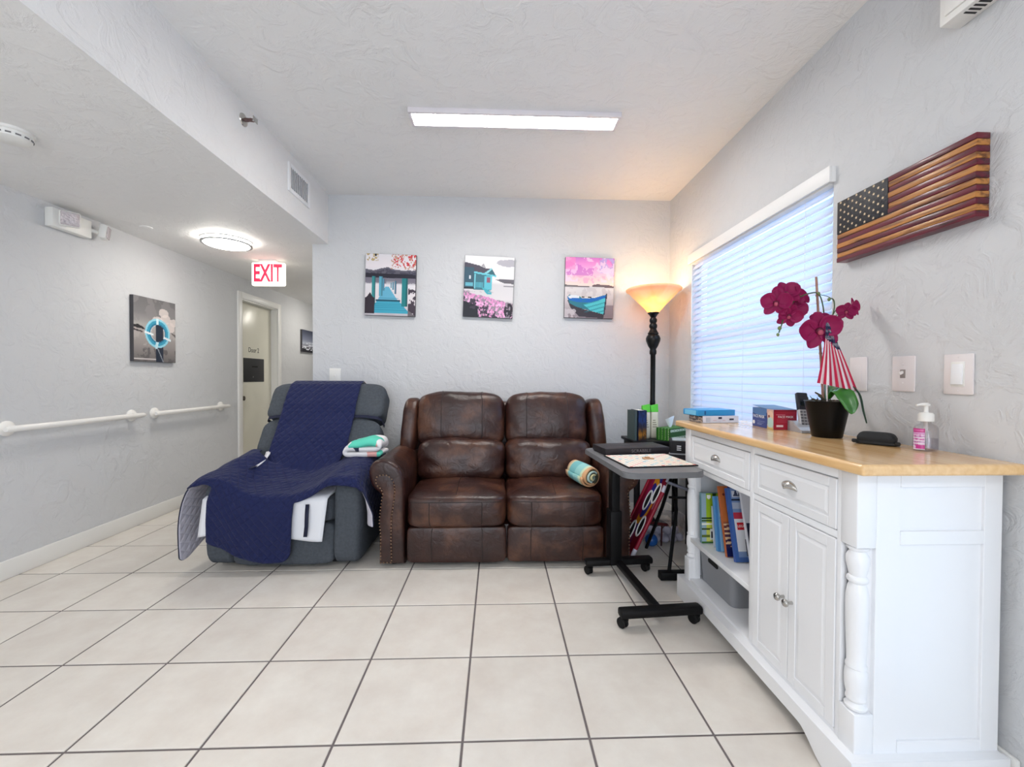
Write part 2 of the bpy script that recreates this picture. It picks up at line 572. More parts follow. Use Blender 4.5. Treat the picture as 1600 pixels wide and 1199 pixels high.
for lo, hi in (((NW0, YN - .08, NZ0), (NW0 + .05, YN - .03, NZ1)), ((NW1 - .05, YN - .08, NZ0), (NW1, YN - .03, NZ1)), ((NW0 + .05, YN - .08, NZ0), (NW1 - .05, YN - .03, NZ0 + .05)),
               ((NW0 + .05, YN - .08, NZ1 - .05), (NW1 - .05, YN - .03, NZ1)), ((-.625, YN - .08, NZ0 + .05), (-.575, YN - .03, NZ1 - .05))):
    add_box(b, lo, hi, .003)
obj('window_frame', b, M_trimw, w2)
boxpart('pane', (NW0 + .05, YN - .058, NZ0 + .05), (-.625, YN - .052, NZ1 - .05), M_glass, w2)
boxpart('pane', (-.575, YN - .058, NZ0 + .05), (NW1 - .05, YN - .052, NZ1 - .05), M_glass, w2)

# corridor door
M_door = mat('cream_door_paint', (230, 227, 211), 0.28, bump=0.05, bscale=30)
d1 = tag(thing('door_1', None, None, (XL - .06, (DY0 + DY1) / 2, 0)), kind='structure')
boxpart('door_leaf', (XL - .115, DY0 + .018, .008), (XL - .075, DY1 - .018, DZ - .018), M_door, d1, .002)
b = B()
add_box(b, (XL - .119, DY0, 0), (XL + .002, DY0 + .016, DZ)); add_box(b, (XL - .119, DY1 - .016, 0), (XL + .002, DY1, DZ)); add_box(b, (XL - .119, DY0 + .016, DZ - .016), (XL + .002, DY1 - .016, DZ))
obj('door_jamb', b, M_trimw, d1)
b = B()
add_box(b, (XL, DY0 - .07, 0), (XL + .02, DY0 + .006, DZ + .07), .004); add_box(b, (XL, DY1 - .006, 0), (XL + .02, DY1 + .07, DZ + .07), .004); add_box(b, (XL, DY0 + .006, DZ - .006), (XL + .02, DY1 - .006, DZ + .07), .004)
obj('door_casing', b, M_trimw, d1)
pl = boxpart('door_plate', (XL - .075, 5.16, 1.155), (XL - .069, 5.60, 1.445), mat('black_plate', (38, 38, 40), 0.45), d1, .002)
boxpart('slot', (XL - .070, 5.33, 1.335), (XL - .0675, 5.45, 1.350), mat('slot_black', (4, 4, 4), 0.8), pl)
b = B(); add_lathe(b, [(0, 0), (.008, 0), (.008, .006), (0, .008)], (XL - .069, 5.345, 1.215), 12, Matrix.Rotation(PI / 2, 3, 'Y'))
obj('screw', b, M_chrome, pl)
b = B(); add_lathe(b, [(0, 0), (.026, 0), (.026, .008), (.012, .012), (.012, .035), (.027, .045), (.027, .062), (.0, .068)], (XL - .075, DY0 + .085, .965), 18, Matrix.Rotation(PI / 2, 3, 'Y'))
obj('door_knob', b, mat('aged_brass', (96, 88, 76), 0.35, 0.9), d1)
text_part('lettering', 'Door 2', .085, basis((XL - .0745, 5.38, 1.545), (0, 1, 0), (0, 0, 1)), M_ink_dark, d1, sx=.9)

# ------------------------------------------------------------------ lamps and fittings
M_led = mat('led_diffuser', (255, 255, 255), 0.5, emit=(255, 251, 246), estr=24.0)
M_ledframe = mat('light_frame', (232, 226, 230), 0.35)


def led_panel(x0, x1, y0, y1, label):
    t = thing('ceiling_light', label, 'ceiling light', ((x0 + x1) / 2, (y0 + y1) / 2, ZM))
    b = B(); z0, z1 = ZM - .03, ZM
    w = .018
    for lo, hi in (((x0, y0, z0), (x1, y0 + w, z1)), ((x0, y1 - w, z0), (x1, y1, z1)), ((x0, y0 + w, z0), (x0 + w, y1 - w, z1)), ((x1 - w, y0 + w, z0), (x1, y1 - w, z1))):
        add_box(b, lo, hi, .002)
    obj('frame', b, M_ledframe, t)
    boxpart('diffuser', (x0 + w, y0 + w, ZM - .024), (x1 - w, y1 - w, ZM - .012), M_led, t)
    return t


led_panel(-.522, .728, 2.49, 2.64, 'long white rectangular light panel on the ceiling above the loveseat')
led_panel(-.522, .728, -1.60, -1.45, 'long white fill light panel added on the unseen ceiling behind the viewpoint')  # unseen panel added to brighten the room

M_dome = mat('dome_diffuser', (255, 252, 240), 0.4, emit=(255, 250, 240), estr=14.0)


M_ringm = mat('dome_ring_metal', (150, 150, 152), 0.4)


M_filldome = mat('fill_dome_diffuser', (255, 252, 240), 0.4, emit=(255, 250, 240), estr=30.0)  # stronger glow for the added fill dome


def dome(x, y, label, dm=None):
    t = thing('dome_light', label, 'ceiling light', (x, y, ZL))
    r = .185
    b = B(); add_lathe(b, [(.165, -.002), (.168, -.010), (.168, -.038), (.160, -.048), (.12, -.056), (.0, -.060)], (x, y, ZL), 44, cap=False)
    obj('diffuser', b, dm or M_dome, t)
    b = B()
    for z in (-.010, -.040):
        add_lathe(b, [(.166, z - .005), (.184, z - .005), (.184, z + .005), (.166, z + .005)], (x, y, ZL), 44, cap=False)
    obj('ring', b, M_ringm, t)
    return t


dome(-2.245, 3.62, 'round two-ringed dome light glowing on the lowered corridor ceiling')
dome(-2.245, -.55, 'round fill dome light added unseen on the lowered ceiling behind the viewpoint', M_filldome)  # added out of view to brighten the left wall and floor
dome(-2.245, 6.35, 'round dome light farther along the corridor past the exit sign')

# exit sign
t = thing('exit_sign', 'white lit exit sign with red letters hanging from corridor ceiling', 'exit sign', (-2.235, 4.25, ZL))
M_exit = mat('exit_face', (255, 250, 240), 0.4, emit=(255, 246, 228), estr=.75)
boxpart('canopy', (-2.32, 4.215, ZL - .022), (-2.15, 4.285, ZL), M_plastic, t, .004)
fcy = 4.225
boxpart('face', (-2.395, fcy, 2.108), (-2.075, fcy + .045, 2.335), M_exit, t, .018, seg=3)
M_red = mat('exit_red', (214, 22, 60), 0.4, emit=(230, 20, 60), estr=0.55)
text_part('lettering', 'EXIT', .235, basis((-2.235, fcy - .002, 2.222), (1, 0, 0), (0, 0, 1)), M_red, t, ext=.001, sx=.57, bold=.006)

# emergency light on the left wall
t = thing('emergency_light', 'white twin-head emergency light high on the left wall', 'emergency light', (XL, 3.01, 2.26))
boxpart('housing', (XL, 2.875, 2.20), (XL + .055, 3.145, 2.325), M_plastic, t, .008)
M_facet = mat('faceted_lens', (206, 196, 198), 0.15, 0.3, bump=1.0, bscale=60)


def lamp_head(cx, cy, ry, rz_, w, h, dp):
    M = Matrix.Translation((cx, cy, 2.27)) @ Matrix.Rotation(ry, 4, 'Z') @ Matrix.Rotation(rz_, 4, 'Y')
    b = B(); add_box(b, (-dp / 2, -w / 2, -h / 2), (dp / 2, w / 2, h / 2), .012, 2, M)
    hd = obj('lamp_head', b, M_plastic, t)
    b = B(); add_box(b, (dp / 2 - .002, -w / 2 + .008, -h / 2 + .008), (dp / 2 + .006, w / 2 - .008, h / 2 - .008), .003, 1, M)
    obj('lens', b, M_facet, hd)


lamp_head(XL + .085, 2.955, -.75, .15, .105, .10, .045)
lamp_head(XL + .075, 3.215, .55, .12, .095, .10, .045)
b = B(); add_tube(b, [(XL + .04, 3.13, 2.262), (XL + .06, 3.19, 2.262)], .014)
obj('arm', b, M_plastic, t)

# smoke detector and cover plate on the lowered ceiling
t = thing('smoke_detector', 'round white smoke detector on the lowered ceiling', 'smoke detector', (-2.26, 2.07, ZL))
b = B(); add_lathe(b, [(.078, 0), (.078, -.012), (.070, -.016), (.070, -.022), (.066, -.040), (.05, -.048), (0, -.05)], (-2.26, 2.07, ZL), 36, cap=False)
obj('housing', b, M_plastic, t)
b = B()
for k in range(14):
    a = 2 * PI * k / 14
    M = Matrix.Translation((-2.26, 2.07, ZL - .030)) @ Matrix.Rotation(a, 4, 'Z')
    add_box(b, (.0665, -.009, -.003), (.0705, .009, .003), 0, 1, M)
s_ = obj('vent_slot', b, mat('slot_grey', (120, 118, 118), 0.7), t); s_['kind'] = 'stuff'
b = B(); add_lathe(b, [(0, 0), (.042, 0), (.042, -.004), (.036, -.007), (0, -.008)], (-2.681, 3.349, ZL), 28)
tag(obj('cover_plate', b, M_ceil, loc=(-2.681, 3.349, ZL)), 'small round blank cover plate flush on the lowered ceiling', 'cover plate')

# sprinkler on the vertical face
t = thing('sprinkler', 'chrome sidewall sprinkler head on the beam face', 'sprinkler', (XS, 2.49, 2.685))
MX = Matrix.Rotation(PI / 2, 3, 'Y')
b = B(); add_lathe(b, [(0, 0), (.036, 0), (.034, .006), (.016, .012), (0, .012)], (XS, 2.49, 2.685), 28, MX); obj('escutcheon', b, M_chrome, t)
b = B(); add_lathe(b, [(.011, .01), (.011, .03), (.007, .034), (.007, .05)], (XS, 2.49, 2.685), 16, MX)
add_tube(b, [(XS + .028, 2.478, 2.685), (XS + .052, 2.474, 2.685), (XS + .068, 2.486, 2.685)], .003); add_tube(b, [(XS + .028, 2.502, 2.685), (XS + .052, 2.506, 2.685), (XS + .068, 2.494, 2.685)], .003)
obj('body', b, mat('bronze', (120, 96, 92), 0.3, 0.9), t)
boxpart('deflector', (XS + .066, 2.468, 2.672), (XS + .070, 2.512, 2.700), M_chrome, t, .001)

# air vent
t = thing('air_vent', 'white air vent with upright louvres on the beam face', 'vent', (XS, 3.165, 2.61))
M_ventf = mat('vent_white', (246, 246, 247), 0.4)
b = B()
for lo, hi in (((XS, 3.0, 2.512), (XS + .012, 3.03, 2.712)), ((XS, 3.30, 2.512), (XS + .012, 3.33, 2.712)), ((XS, 3.03, 2.512), (XS + .012, 3.30, 2.54)), ((XS, 3.03, 2.684), (XS + .012, 3.30, 2.712))):
    add_box(b, lo, hi, .002)
obj('frame', b, M_ventf, t)
boxpart('backing', (XS, 3.03, 2.54), (XS + .001, 3.30, 2.684), mat('vent_dark', (96, 98, 102), 0.8), t)
for k in range(10):
    y = 3.043 + k * .0272
    M = Matrix.Translation((XS + .008, y, 2.612)) @ Matrix.Rotation(-.55, 4, 'Z')
    b = B(); add_box(b, (-.007, -.0016, -.0715), (.007, .0016, .0715), 0, 1, M); obj('louvre', b, M_ventf, t)

# handrails on the left wall
M_rail = mat('rail_white', (242, 240, 236), 0.32)


def handrail(y0, y1, label):
    t = thing('handrail', label, 'handrail', (XL, (y0 + y1) / 2, .905))
    x = XL + .062
    b = B(); add_tube(b, [(x, y0 - .012, .905), (x, y0, .905), (x, y1, .905), (x, y1 + .012, .905)], [.014, .019, .019, .014], 16); obj('rail', b, M_rail, t)
    for y in (y0 + .045, y1 - .045):
        b = B(); add_lathe(b, [(0, 0), (.046, 0), (.046, .008), (.036, .016), (.022, .02), (.019, .05), (.012, .06)], (XL, y, .905), 24, MX); obj('flange', b, M_rail, t)


handrail(2.60, 3.56, 'long white handrail on the left wall below the life ring picture')
handrail(3.70, 4.66, 'white handrail on the left wall nearest the corridor door')

# wall plates
M_plate = mat('switch_plate_ivory', (233, 226, 226), 0.35)


def wall_plate(kind, y0, y1, z0, z1, label, cat):
    t = thing(kind, label, cat, (XR, (y0 + y1) / 2, (z0 + z1) / 2), group='plates on the right wall')
    boxpart('plate', (XR - .007, y0, z0), (XR, y1, z1), M_plate, t, .003)
    return t


t = wall_plate('rocker_switch', 1.30, 1.39, 1.172, 1.306, 'white rocker light switch plate on the right wall above the pump bottle', 'light switch')
boxpart('bezel', (XR - .0085, 1.324, 1.198), (XR - .006, 1.366, 1.280), M_plastic, t, .001)
M = Matrix.Translation((XR - .0095, 1.345, 1.239)) @ Matrix.Rotation(R(4), 4, 'Y')
b = B(); add_box(b, (-.003, -.017, -.034), (.003, .017, .034), .0015, 2, M); obj('rocker', b, M_white, t)
for z in (1.183, 1.295):
    b = B(); add_lathe(b, [(0, 0), (.0035, 0), (.0025, .0015), (0, .0015)], (XR - .007, 1.345, z), 10, Matrix.Rotation(-PI / 2, 3, 'Y')); obj('screw', b, M_plate, t)
t = wall_plate('toggle_switch', 1.49, 1.578, 1.176, 1.308, 'ivory toggle switch plate between pump bottle and orchid', 'light switch')
b = B(); add_box(b, (XR - .0085, 1.524, 1.226), (XR - .006, 1.544, 1.258), .001); obj('slot', b, mat('slot_taupe', (150, 140, 136), 0.6), t)
M = Matrix.Translation((XR - .013, 1.534, 1.246)) @ Matrix.Rotation(R(-28), 4, 'Y')
b = B(); add_box(b, (-.009, -.004, -.005), (.007, .004, .005), .0015, 2, M); obj('toggle', b, M_offwhite, t)
for z in (1.207, 1.277):
    b = B(); add_lathe(b, [(0, 0), (.0035, 0), (.0025, .0015), (0, .0015)], (XR - .007, 1.534, z), 10, Matrix.Rotation(-PI / 2, 3, 'Y')); obj('screw', b, M_plate, t)
t = wall_plate('outlet_plate', 1.692, 1.775, 1.172, 1.313, 'ivory wall plate partly hidden behind the small flag', 'wall plate')
boxpart('insert', (XR - .0085, 1.714, 1.205), (XR - .006, 1.752, 1.280), M_plate, t, .002)
t = thing('wall_switch', 'small white switch plate on the rear wall above the recliner back', 'light switch', (-1.395, YB, 1.225))
boxpart('plate', (-1.443, YB - .007, 1.157), (-1.345, YB, 1.295), M_plastic, t, .003)
boxpart('toggle', (-1.399, YB - .018, 1.222), (-1.389, YB - .006, 1.240), M_offwhite, t, .002)

# thermostat-like box at the top right
t = thing('wall_alarm', 'white slotted alarm box high on the right wall', 'alarm box', (XR, 1.25, 2.47))
boxpart('housing', (XR - .072, 1.06, 2.378), (XR, 1.365, 2.62), M_plastic, t, .006)
boxpart('cover', (XR - .078, 1.075, 2.40), (XR - .070, 1.345, 2.60), M_plastic, t, .004)
b = B()
for k in range(5):
    y = 1.30 - k * .014
    add_box(b, (XR - .058, y - .003, 2.3765), (XR - .020, y + .003, 2.3785))
for k in range(5):
    y = 1.19 - k * .014
    add_box(b, (XR - .058, y - .003, 2.3765), (XR - .020, y + .003, 2.3785))
s_ = obj('slot', b, mat('slot_dark', (40, 40, 42), 0.8), t); s_['kind'] = 'stuff'

# ------------------------------------------------------------------ window blind
t = thing('window_blind', 'white slatted blind lowered over the window and glowing with daylight', 'window blind', (XR, (WY0 + WY1) / 2, WZ1))
b = B()
add_box(b, (XR - .030, 1.872, 2.112), (XR - .018, 3.298, 2.185), .003)
add_box(b, (XR - .018, 1.872, 2.112), (XR + .004, 1.884, 2.185), .002); add_box(b, (XR - .018, 3.286, 2.112), (XR + .0, 3.298, 2.185), .002)
obj('valance', b, mat('valance_white', (240, 239, 238), 0.4), t)
boxpart('headrail', (XR - .012, WY0 + .008, 2.105), (XR + .044, WY1 - .008, 2.146), M_trimw, t, .002)
pitch = .0440
nsl = 27
sm = None
for k in range(nsl):
    z = 2.088 - k * pitch
    if sm is None:
        b = B()
        n = 8; hw = .026
        pts = []
        for s_ in range(n + 1):
            u = -hw + 2 * hw * s_ / n
            pts.append((u, .0030 * (1 - (u / hw) ** 2)))
        a = R(58)
        prof = [(u * math.cos(a) - v * math.sin(a), u * math.sin(a) + v * math.cos(a)) for u, v in pts]
        off = [(u * math.cos(a) - (v - .0026) * math.sin(a), u * math.sin(a) + (v - .0026) * math.cos(a)) for u, v in pts][::-1]
        poly = prof + off
        va = [b.verts.new((x, WY0 + .012, zz)) for x, zz in poly]; vb = [b.verts.new((x, WY1 - .012, zz)) for x, zz in poly]
        m_ = len(poly)
        for i in range(m_):
            b.faces.new((va[i], va[(i + 1) % m_], vb[(i + 1) % m_], vb[i]))
        b.faces.new(va[::-1]); b.faces.new(vb)
        bmesh.ops.recalc_face_normals(b, faces=b.faces)
        sm = bpy.data.meshes.new('slat'); b.to_mesh(sm); b.free(); sm.materials.append(M_slat); sm.shade_smooth(); sm.set_sharp_from_angle(angle=R(40))
    o = bpy.data.objects.new('slat', sm); COL.objects.link(o); o.parent = t
    o.location = Vector((XR + .016, 0, z)) - t.location
boxpart('bottom_rail', (XR - .008, WY0 + .012, 2.088 - nsl * pitch - .012), (XR + .042, WY1 - .012, 2.088 - nsl * pitch + .008), M_trimw, t, .003)
for y in (2.06, 2.585, 3.11):
    b = B()
    for x in (XR + .0005, XR + .0335):
        add_tube(b, [(x, y, 2.10), (x, y, .90)], .0011, 5)
    obj('ladder_cord', b, M_plastic, t)
b = B(); add_tube(b, [(XR - .022, 3.235, 2.11), (XR - .024, 3.235, 1.55)], .0035, 8); obj('tilt_wand', b, M_plastic, t)

# ------------------------------------------------------------------ pictures
def canvas(label, c, ux, w, h, roll, pic, th=.03):
    """c: centre of the back on the wall, ux: direction to the right along the wall"""
    t = thing('canvas_print', label, 'picture', c, group='canvas pictures')
    ux = Vector(ux); nrm = Vector((ux.y, -ux.x, 0))
    x = ux * math.cos(roll) + Vector((0, 0, 1)) * math.sin(roll); y = -ux * math.sin(roll) + Vector((0, 0, 1)) * math.cos(roll)
    M = basis(c, x, y)          # local z points off the wall
    b = B(); add_box(b, (-w / 2, -h / 2, .0005), (w / 2, h / 2, th), .002, 1, M)
    obj('canvas', b, M_edge, t)
    M2 = basis(Vector(c) + nrm * (th + .0006), x, y)
    print_obj('print', pic, M2, w - .003, h - .003, M_print, t)
    return t


W_, H_ = 84, 104
# pier
P = Pic(W_, H_)
P.grad([(0, (225, 222, 226)), (.2, (236, 228, 232)), (.3, (225, 222, 226)), (.42, (120, 118, 130)), (.5, (232, 228, 232)), (.75, (226, 218, 220)), (1, (190, 186, 192))])
n = P.nz(6, 1); n3 = P.nz(12, 3)
ridge = .19 + .05 * np.abs(np.sin(P.X * 5.0 + .9)) + .05 * n
P.put(((P.Y > ridge) & (P.Y < .39)).astype(float), (98, 96, 108)); P.put(((P.Y > ridge + .03) & (P.Y < .39) & (n3 > .5)).astype(float), (74, 72, 86))
P.put(((P.Y > .31 + .02 * n) & (P.Y < .38)).astype(float), (44, 42, 54))
P.put(((P.Y > .38) & (P.Y < .45 + .05 * n3)).astype(float) * (np.abs(P.X - .5) > .08), (120, 114, 128), .8)
m = ((P.Y < .24) & (P.X > .5) & (P.nz(34, 5, 2) > .56)).astype(float); P.put(m, (196, 150, 130)); m = ((P.Y < .2) & (P.X > .55) & (P.nz(36, 6, 2) > .62)).astype(float); P.put(m, (206, 70, 76))
m = ((P.Y < .12) & (P.X < .25) & (P.nz(32, 7, 2) > .56)).astype(float); P.put(m, (190, 168, 120)); P.rect(.18, .0, .22, .035, (40, 40, 46))
P.poly([(.40, .53), (.47, .53), (.66, .76), (.24, .76)], (104, 178, 206)); P.poly([(.24, .76), (.68, .76), (.90, .96), (.08, .96)], (66, 166, 192))
P.put(((P.Y > .54) & (P.Y < .96) & (np.sin(P.Y * P.Y * 260) > .75) & (P.Y > .6)).astype(float) * ((np.abs(P.X - .47) < (P.Y - .50) * .9)), (44, 128, 156), .6)
P.rect(.22, .745, .70, .765, (34, 84, 104))
for x, w, y0, y1, c in ((.17, .035, .37, .83, (54, 142, 146)), (.305, .035, .37, .68, (92, 168, 192)), (.365, .015, .40, .6, (90, 150, 176)), (.60, .02, .43, .64, (84, 128, 150)), (.555, .015, .45, .58, (110, 158, 180)), (.51, .01, .46, .55, (120, 170, 190)), (.79, .06, .38, .85, (38, 128, 134))):
    P.rect(x - w, y0, x + w, y1, c); P.rect(x + w * .4, y0, x + w, y1, tuple(v * .75 for v in c))
P.put(((P.X < .19) & (P.Y > .72 + .8 * np.abs(P.X - .1) - .15 * n3) & (P.Y < .97)).astype(float), (52, 44, 54)); P.put(((P.X > .86) & (P.Y > .74 - .3 * n3)).astype(float) * (n3 > .42), (70, 60, 72)); P.poly([(.86, .90), (.99, .99), (1, 1), (.86, 1)], (110, 104, 108))
canvas('canvas print of a turquoise wooden pier, first of three above the loveseat', (-.915, YB, 2.011), (1, 0, 0), .43, .528, R(-1.4), P)
# beach hut
P = Pic(W_, H_)
P.grad([(0, (240, 238, 240)), (.4, (238, 236, 236)), (.46, (214, 212, 214)), (.7, (220, 216, 218)), (1, (120, 112, 122))])
n = P.nz(6, 12); n3 = P.nz(14, 13); n4 = P.nz(36, 14, 2)
m = (((P.X - .9) / .24) ** 2 + ((P.Y - .1) / .06) ** 2 < .5 + n3).astype(float); P.put(m, (168, 166, 176), .75)
P.poly([(.62, .375), (.8, .365), (1, .37), (1, .44), (.8, .43)], (104, 102, 110)); P.rect(.8, .475, 1, .49, (150, 148, 154))
P.poly([(.0, .11), (.3, .16), (.42, .2), (.55, .2), (.64, .32), (.2, .27), (0, .2)], (84, 80, 92)); P.poly([(.33, .16), (.38, .12), (.43, .2)], (170, 166, 172))
P.rect(0, .19, .19, .53, (62, 92, 108)); P.rect(.19, .28, .55, .56, (68, 118, 132)); P.poly([(.42, .3), (.54, .2), (.64, .32)], (56, 104, 118))
P.poly([(.38, .29), (.54, .19), (.56, .21), (.42, .31)], (140, 206, 214)); P.poly([(.19, .255), (.64, .31), (.64, .335), (.19, .285)], (108, 200, 214))
P.rect(.2, .3, .23, .54, (124, 206, 218)); P.rect(.4, .33, .56, .55, (98, 190, 206)); P.rect(.45, .35, .52, .43, (150, 92, 112)); P.rect(.1, .33, .13, .38, (220, 226, 230))
P.rect(.02, .44, .18, .50, (104, 178, 196)); P.rect(.24, .43, .38, .52, (92, 176, 192)); P.put(((P.X > .24) & (P.X < .38) & (P.Y > .43) & (P.Y < .52) & (np.sin(P.X * 230) > .2)).astype(float), (60, 120, 138), .7)
P.poly([(.34, .5), (.56, .58), (.56, .63), (.46, .62)], (74, 172, 186)); P.rect(.0, .52, .2, .55, (44, 48, 58))
P.put(((P.Y > .54 + .1 * n3) & (P.X < .6) & (P.Y < .6)).astype(float), (186, 174, 184), .8)
top = .56 + .18 * P.X + .05 * n3
P.put((P.Y > top).astype(float), (150, 138, 150)); P.put(((P.Y > top) & (n4 > .42) & (P.X < .85)).astype(float), (226, 152, 202)); P.put(((P.Y > top + .06) & (n4 > .62)).astype(float), (240, 190, 224))
P.put(((P.Y > top + .1) & (n3 < .42)).astype(float), (70, 62, 76)); P.put(((P.Y > .74 + .3 * P.X) & (P.X < .3) & (n3 > .3)).astype(float), (44, 46, 54)); P.put(((((P.X - .92) / .1) ** 2 + ((P.Y - .88) / .12) ** 2 < 1) & (n4 > .4)).astype(float), (52, 48, 58))
canvas('canvas print of a teal beach hut with pink flowers, middle one above the loveseat', (-.073, YB, 2.005), (1, 0, 0), .43, .528, R(-2.2), P)
# boat
P = Pic(W_, H_)
P.grad([(0, (206, 120, 200)), (.12, (232, 150, 214)), (.25, (240, 186, 220)), (.36, (246, 206, 208)), (.46, (248, 222, 214)), (.48, (210, 206, 208)), (.52, (222, 218, 218)), (.7, (206, 198, 200)), (1, (138, 128, 134))])
n = P.nz(4, 22); n3 = P.nz(10, 23)
P.put(((P.Y < .3) & (n > .52)).astype(float), (196, 108, 196), .65); P.put(((P.Y < .25) & (P.X > .7) & (n3 > .4)).astype(float), (164, 170, 226), .7); P.put(((P.Y < .4) & (n3 > .58)).astype(float), (250, 214, 236), .7)
P.put(((P.Y < .2) & (P.X < .2)).astype(float), (248, 140, 196), .6); P.put(((P.Y > .3) & (P.Y < .42) & (n3 < .42)).astype(float), (240, 160, 200), .6)
P.poly([(0, .455), (.3, .468), (.5, .475), (.5, .49), (0, .49)], (112, 106, 110)); P.poly([(.56, .45), (.66, .435), (.9, .445), (1, .462), (1, .49), (.56, .48)], (110, 96, 102))
P.put(((P.Y > .5) & (P.Y < .75) & (n3 > .55)).astype(float), (196, 188, 190), .6); P.put(((P.Y > .78) & (P.X > .8)).astype(float), (126, 112, 118), .7)
P.poly([(.05, .70), (.12, .83), (.3, .98), (.8, 1), (.82, .93), (.4, .86)], (62, 58, 66))
P.poly([(.05, .655), (.10, .62), (.2, .625), (.45, .665), (.7, .64), (.86, .60), (.86, .62), (.80, .93), (.55, .88), (.25, .82), (.1, .76)], (52, 124, 140))
P.poly([(.38, .78), (.86, .62), (.80, .93), (.55, .88)], (86, 196, 204)); P.poly([(.05, .66), (.3, .68), (.6, .66), (.85, .61), (.83, .66), (.55, .74), (.28, .745), (.08, .71)], (32, 106, 186))
P.put(((P.X > .36) & (P.X < .82) & (P.Y > .7) & (P.Y < .9) & (np.sin((P.Y + P.X * .25) * 95) > .6)).astype(float), (40, 128, 140), .6)
P.poly([(.06, .655), (.14, .62), (.3, .635), (.3, .67), (.1, .68)], (226, 230, 236)); P.poly([(.3, .635), (.5, .66), (.86, .6), (.6, .665), (.36, .675)], (226, 222, 214))
for x in (.34, .48): P.rect(x, .645, x + .07, .665, (60, 56, 52))
P.poly([(.845, .585), (.875, .585), (.83, .93), (.80, .94)], (58, 62, 78)); P.put(((P.Y > .86) & (P.X < .25) & (n3 > .5)).astype(float), (200, 194, 198), .8)
canvas('canvas print of a blue rowing boat under a pink sky, beside the floor lamp', (.802, YB, 2.005), (1, 0, 0), .43, .528, R(-1.2), P)
# life ring
P = Pic(72, 100)
n = P.nz(5, 31); n3 = P.nz(12, 32)
P.grad([(0, (110, 108, 110)), (.25, (128, 126, 128)), (.42, (170, 166, 164)), (.5, (172, 166, 164)), (.75, (150, 144, 142)), (1, (110, 106, 106))])
P.put(((P.Y < .38) & (n > .5)).astype(float), (140, 137, 138), .6)
for cx, cy, rx, ry in ((.70, .2, .12, .075), (.74, .3, .13, .08), (.85, .42, .14, .09), (.55, .33, .14, .06), (.95, .34, .1, .07)):
    m = (((P.X - cx) / rx) ** 2 + ((P.Y - cy) / ry) ** 2 < .6 + .7 * n3).astype(float); P.put(m, (226, 214, 210), .8)
P.put(((P.Y > .78) & (n3 > .52)).astype(float), (92, 88, 90), .7); P.put(((P.Y > .5) & (P.Y < .75) & (n3 > .6)).astype(float), (186, 178, 176), .5)
P.poly([(0, .44), (.1, .43), (.22, .47), (.26, .5), (.1, .49), (0, .48)], (44, 42, 46)); P.poly([(0, .5), (.2, .53), (.2, .55), (0, .53)], (70, 66, 68)); P.poly([(.86, .5), (1, .53), (1, .58)], (100, 94, 92))
P.rect(.50, .33, .68, 1.0, (42, 50, 66))
rr = np.sqrt(((P.X - .55) / .30) ** 2 + ((P.Y - .54) / .235) ** 2)
P.put(((rr > .58) & (rr < 1)).astype(float), (62, 158, 190)); P.put(((rr > .86) & (rr < 1)).astype(float), (150, 214, 232)); P.put(((rr > .58) & (rr < .68)).astype(float), (44, 122, 158)); P.put(((rr <= .58) & (rr > .53) & (np.abs(P.X - .59) > .09)).astype(float), (214, 218, 220))
P.rect(.52, .30, .575, .40, (214, 238, 244)); P.poly([(.24, .52), (.44, .55), (.44, .585), (.24, .555)], (232, 240, 244)); P.poly([(.70, .58), (.88, .62), (.88, .655), (.70, .615)], (226, 238, 244)); P.poly([(.50, .68), (.57, .68), (.54, .79), (.48, .79)], (196, 226, 234))
P.put((np.abs(P.X - .55 - (P.Y - .79) * .62) < .012).astype(float) * (P.Y > .79), (170, 178, 186), .8); P.rect(0, .955, .5, .97, (206, 200, 198))
canvas('canvas print of a turquoise life ring hung on the left corridor wall', (XL, 3.733, 1.610), (0, 1, 0), .445, .535, 0.0, P)
# corridor winter picture
P = Pic(40, 44)
P.grad([(0, (62, 66, 84)), (.45, (128, 134, 154)), (.6, (176, 182, 196)), (.75, (120, 122, 132)), (1, (40, 40, 48))])
n = P.nz(10, 41); P.put((P.Y > .62 + .35 * P.nz(14, 42, 2)).astype(float), (36, 36, 44)); P.put(((P.Y > .55) & (P.Y < .9) & (P.nz(16, 43, 2) > .58)).astype(float), (222, 224, 232))
canvas('small dark canvas print of a misty treeline, past the corridor door', (XL, 6.86, 1.765), (0, 1, 0), .80, .335, 0.0, P)

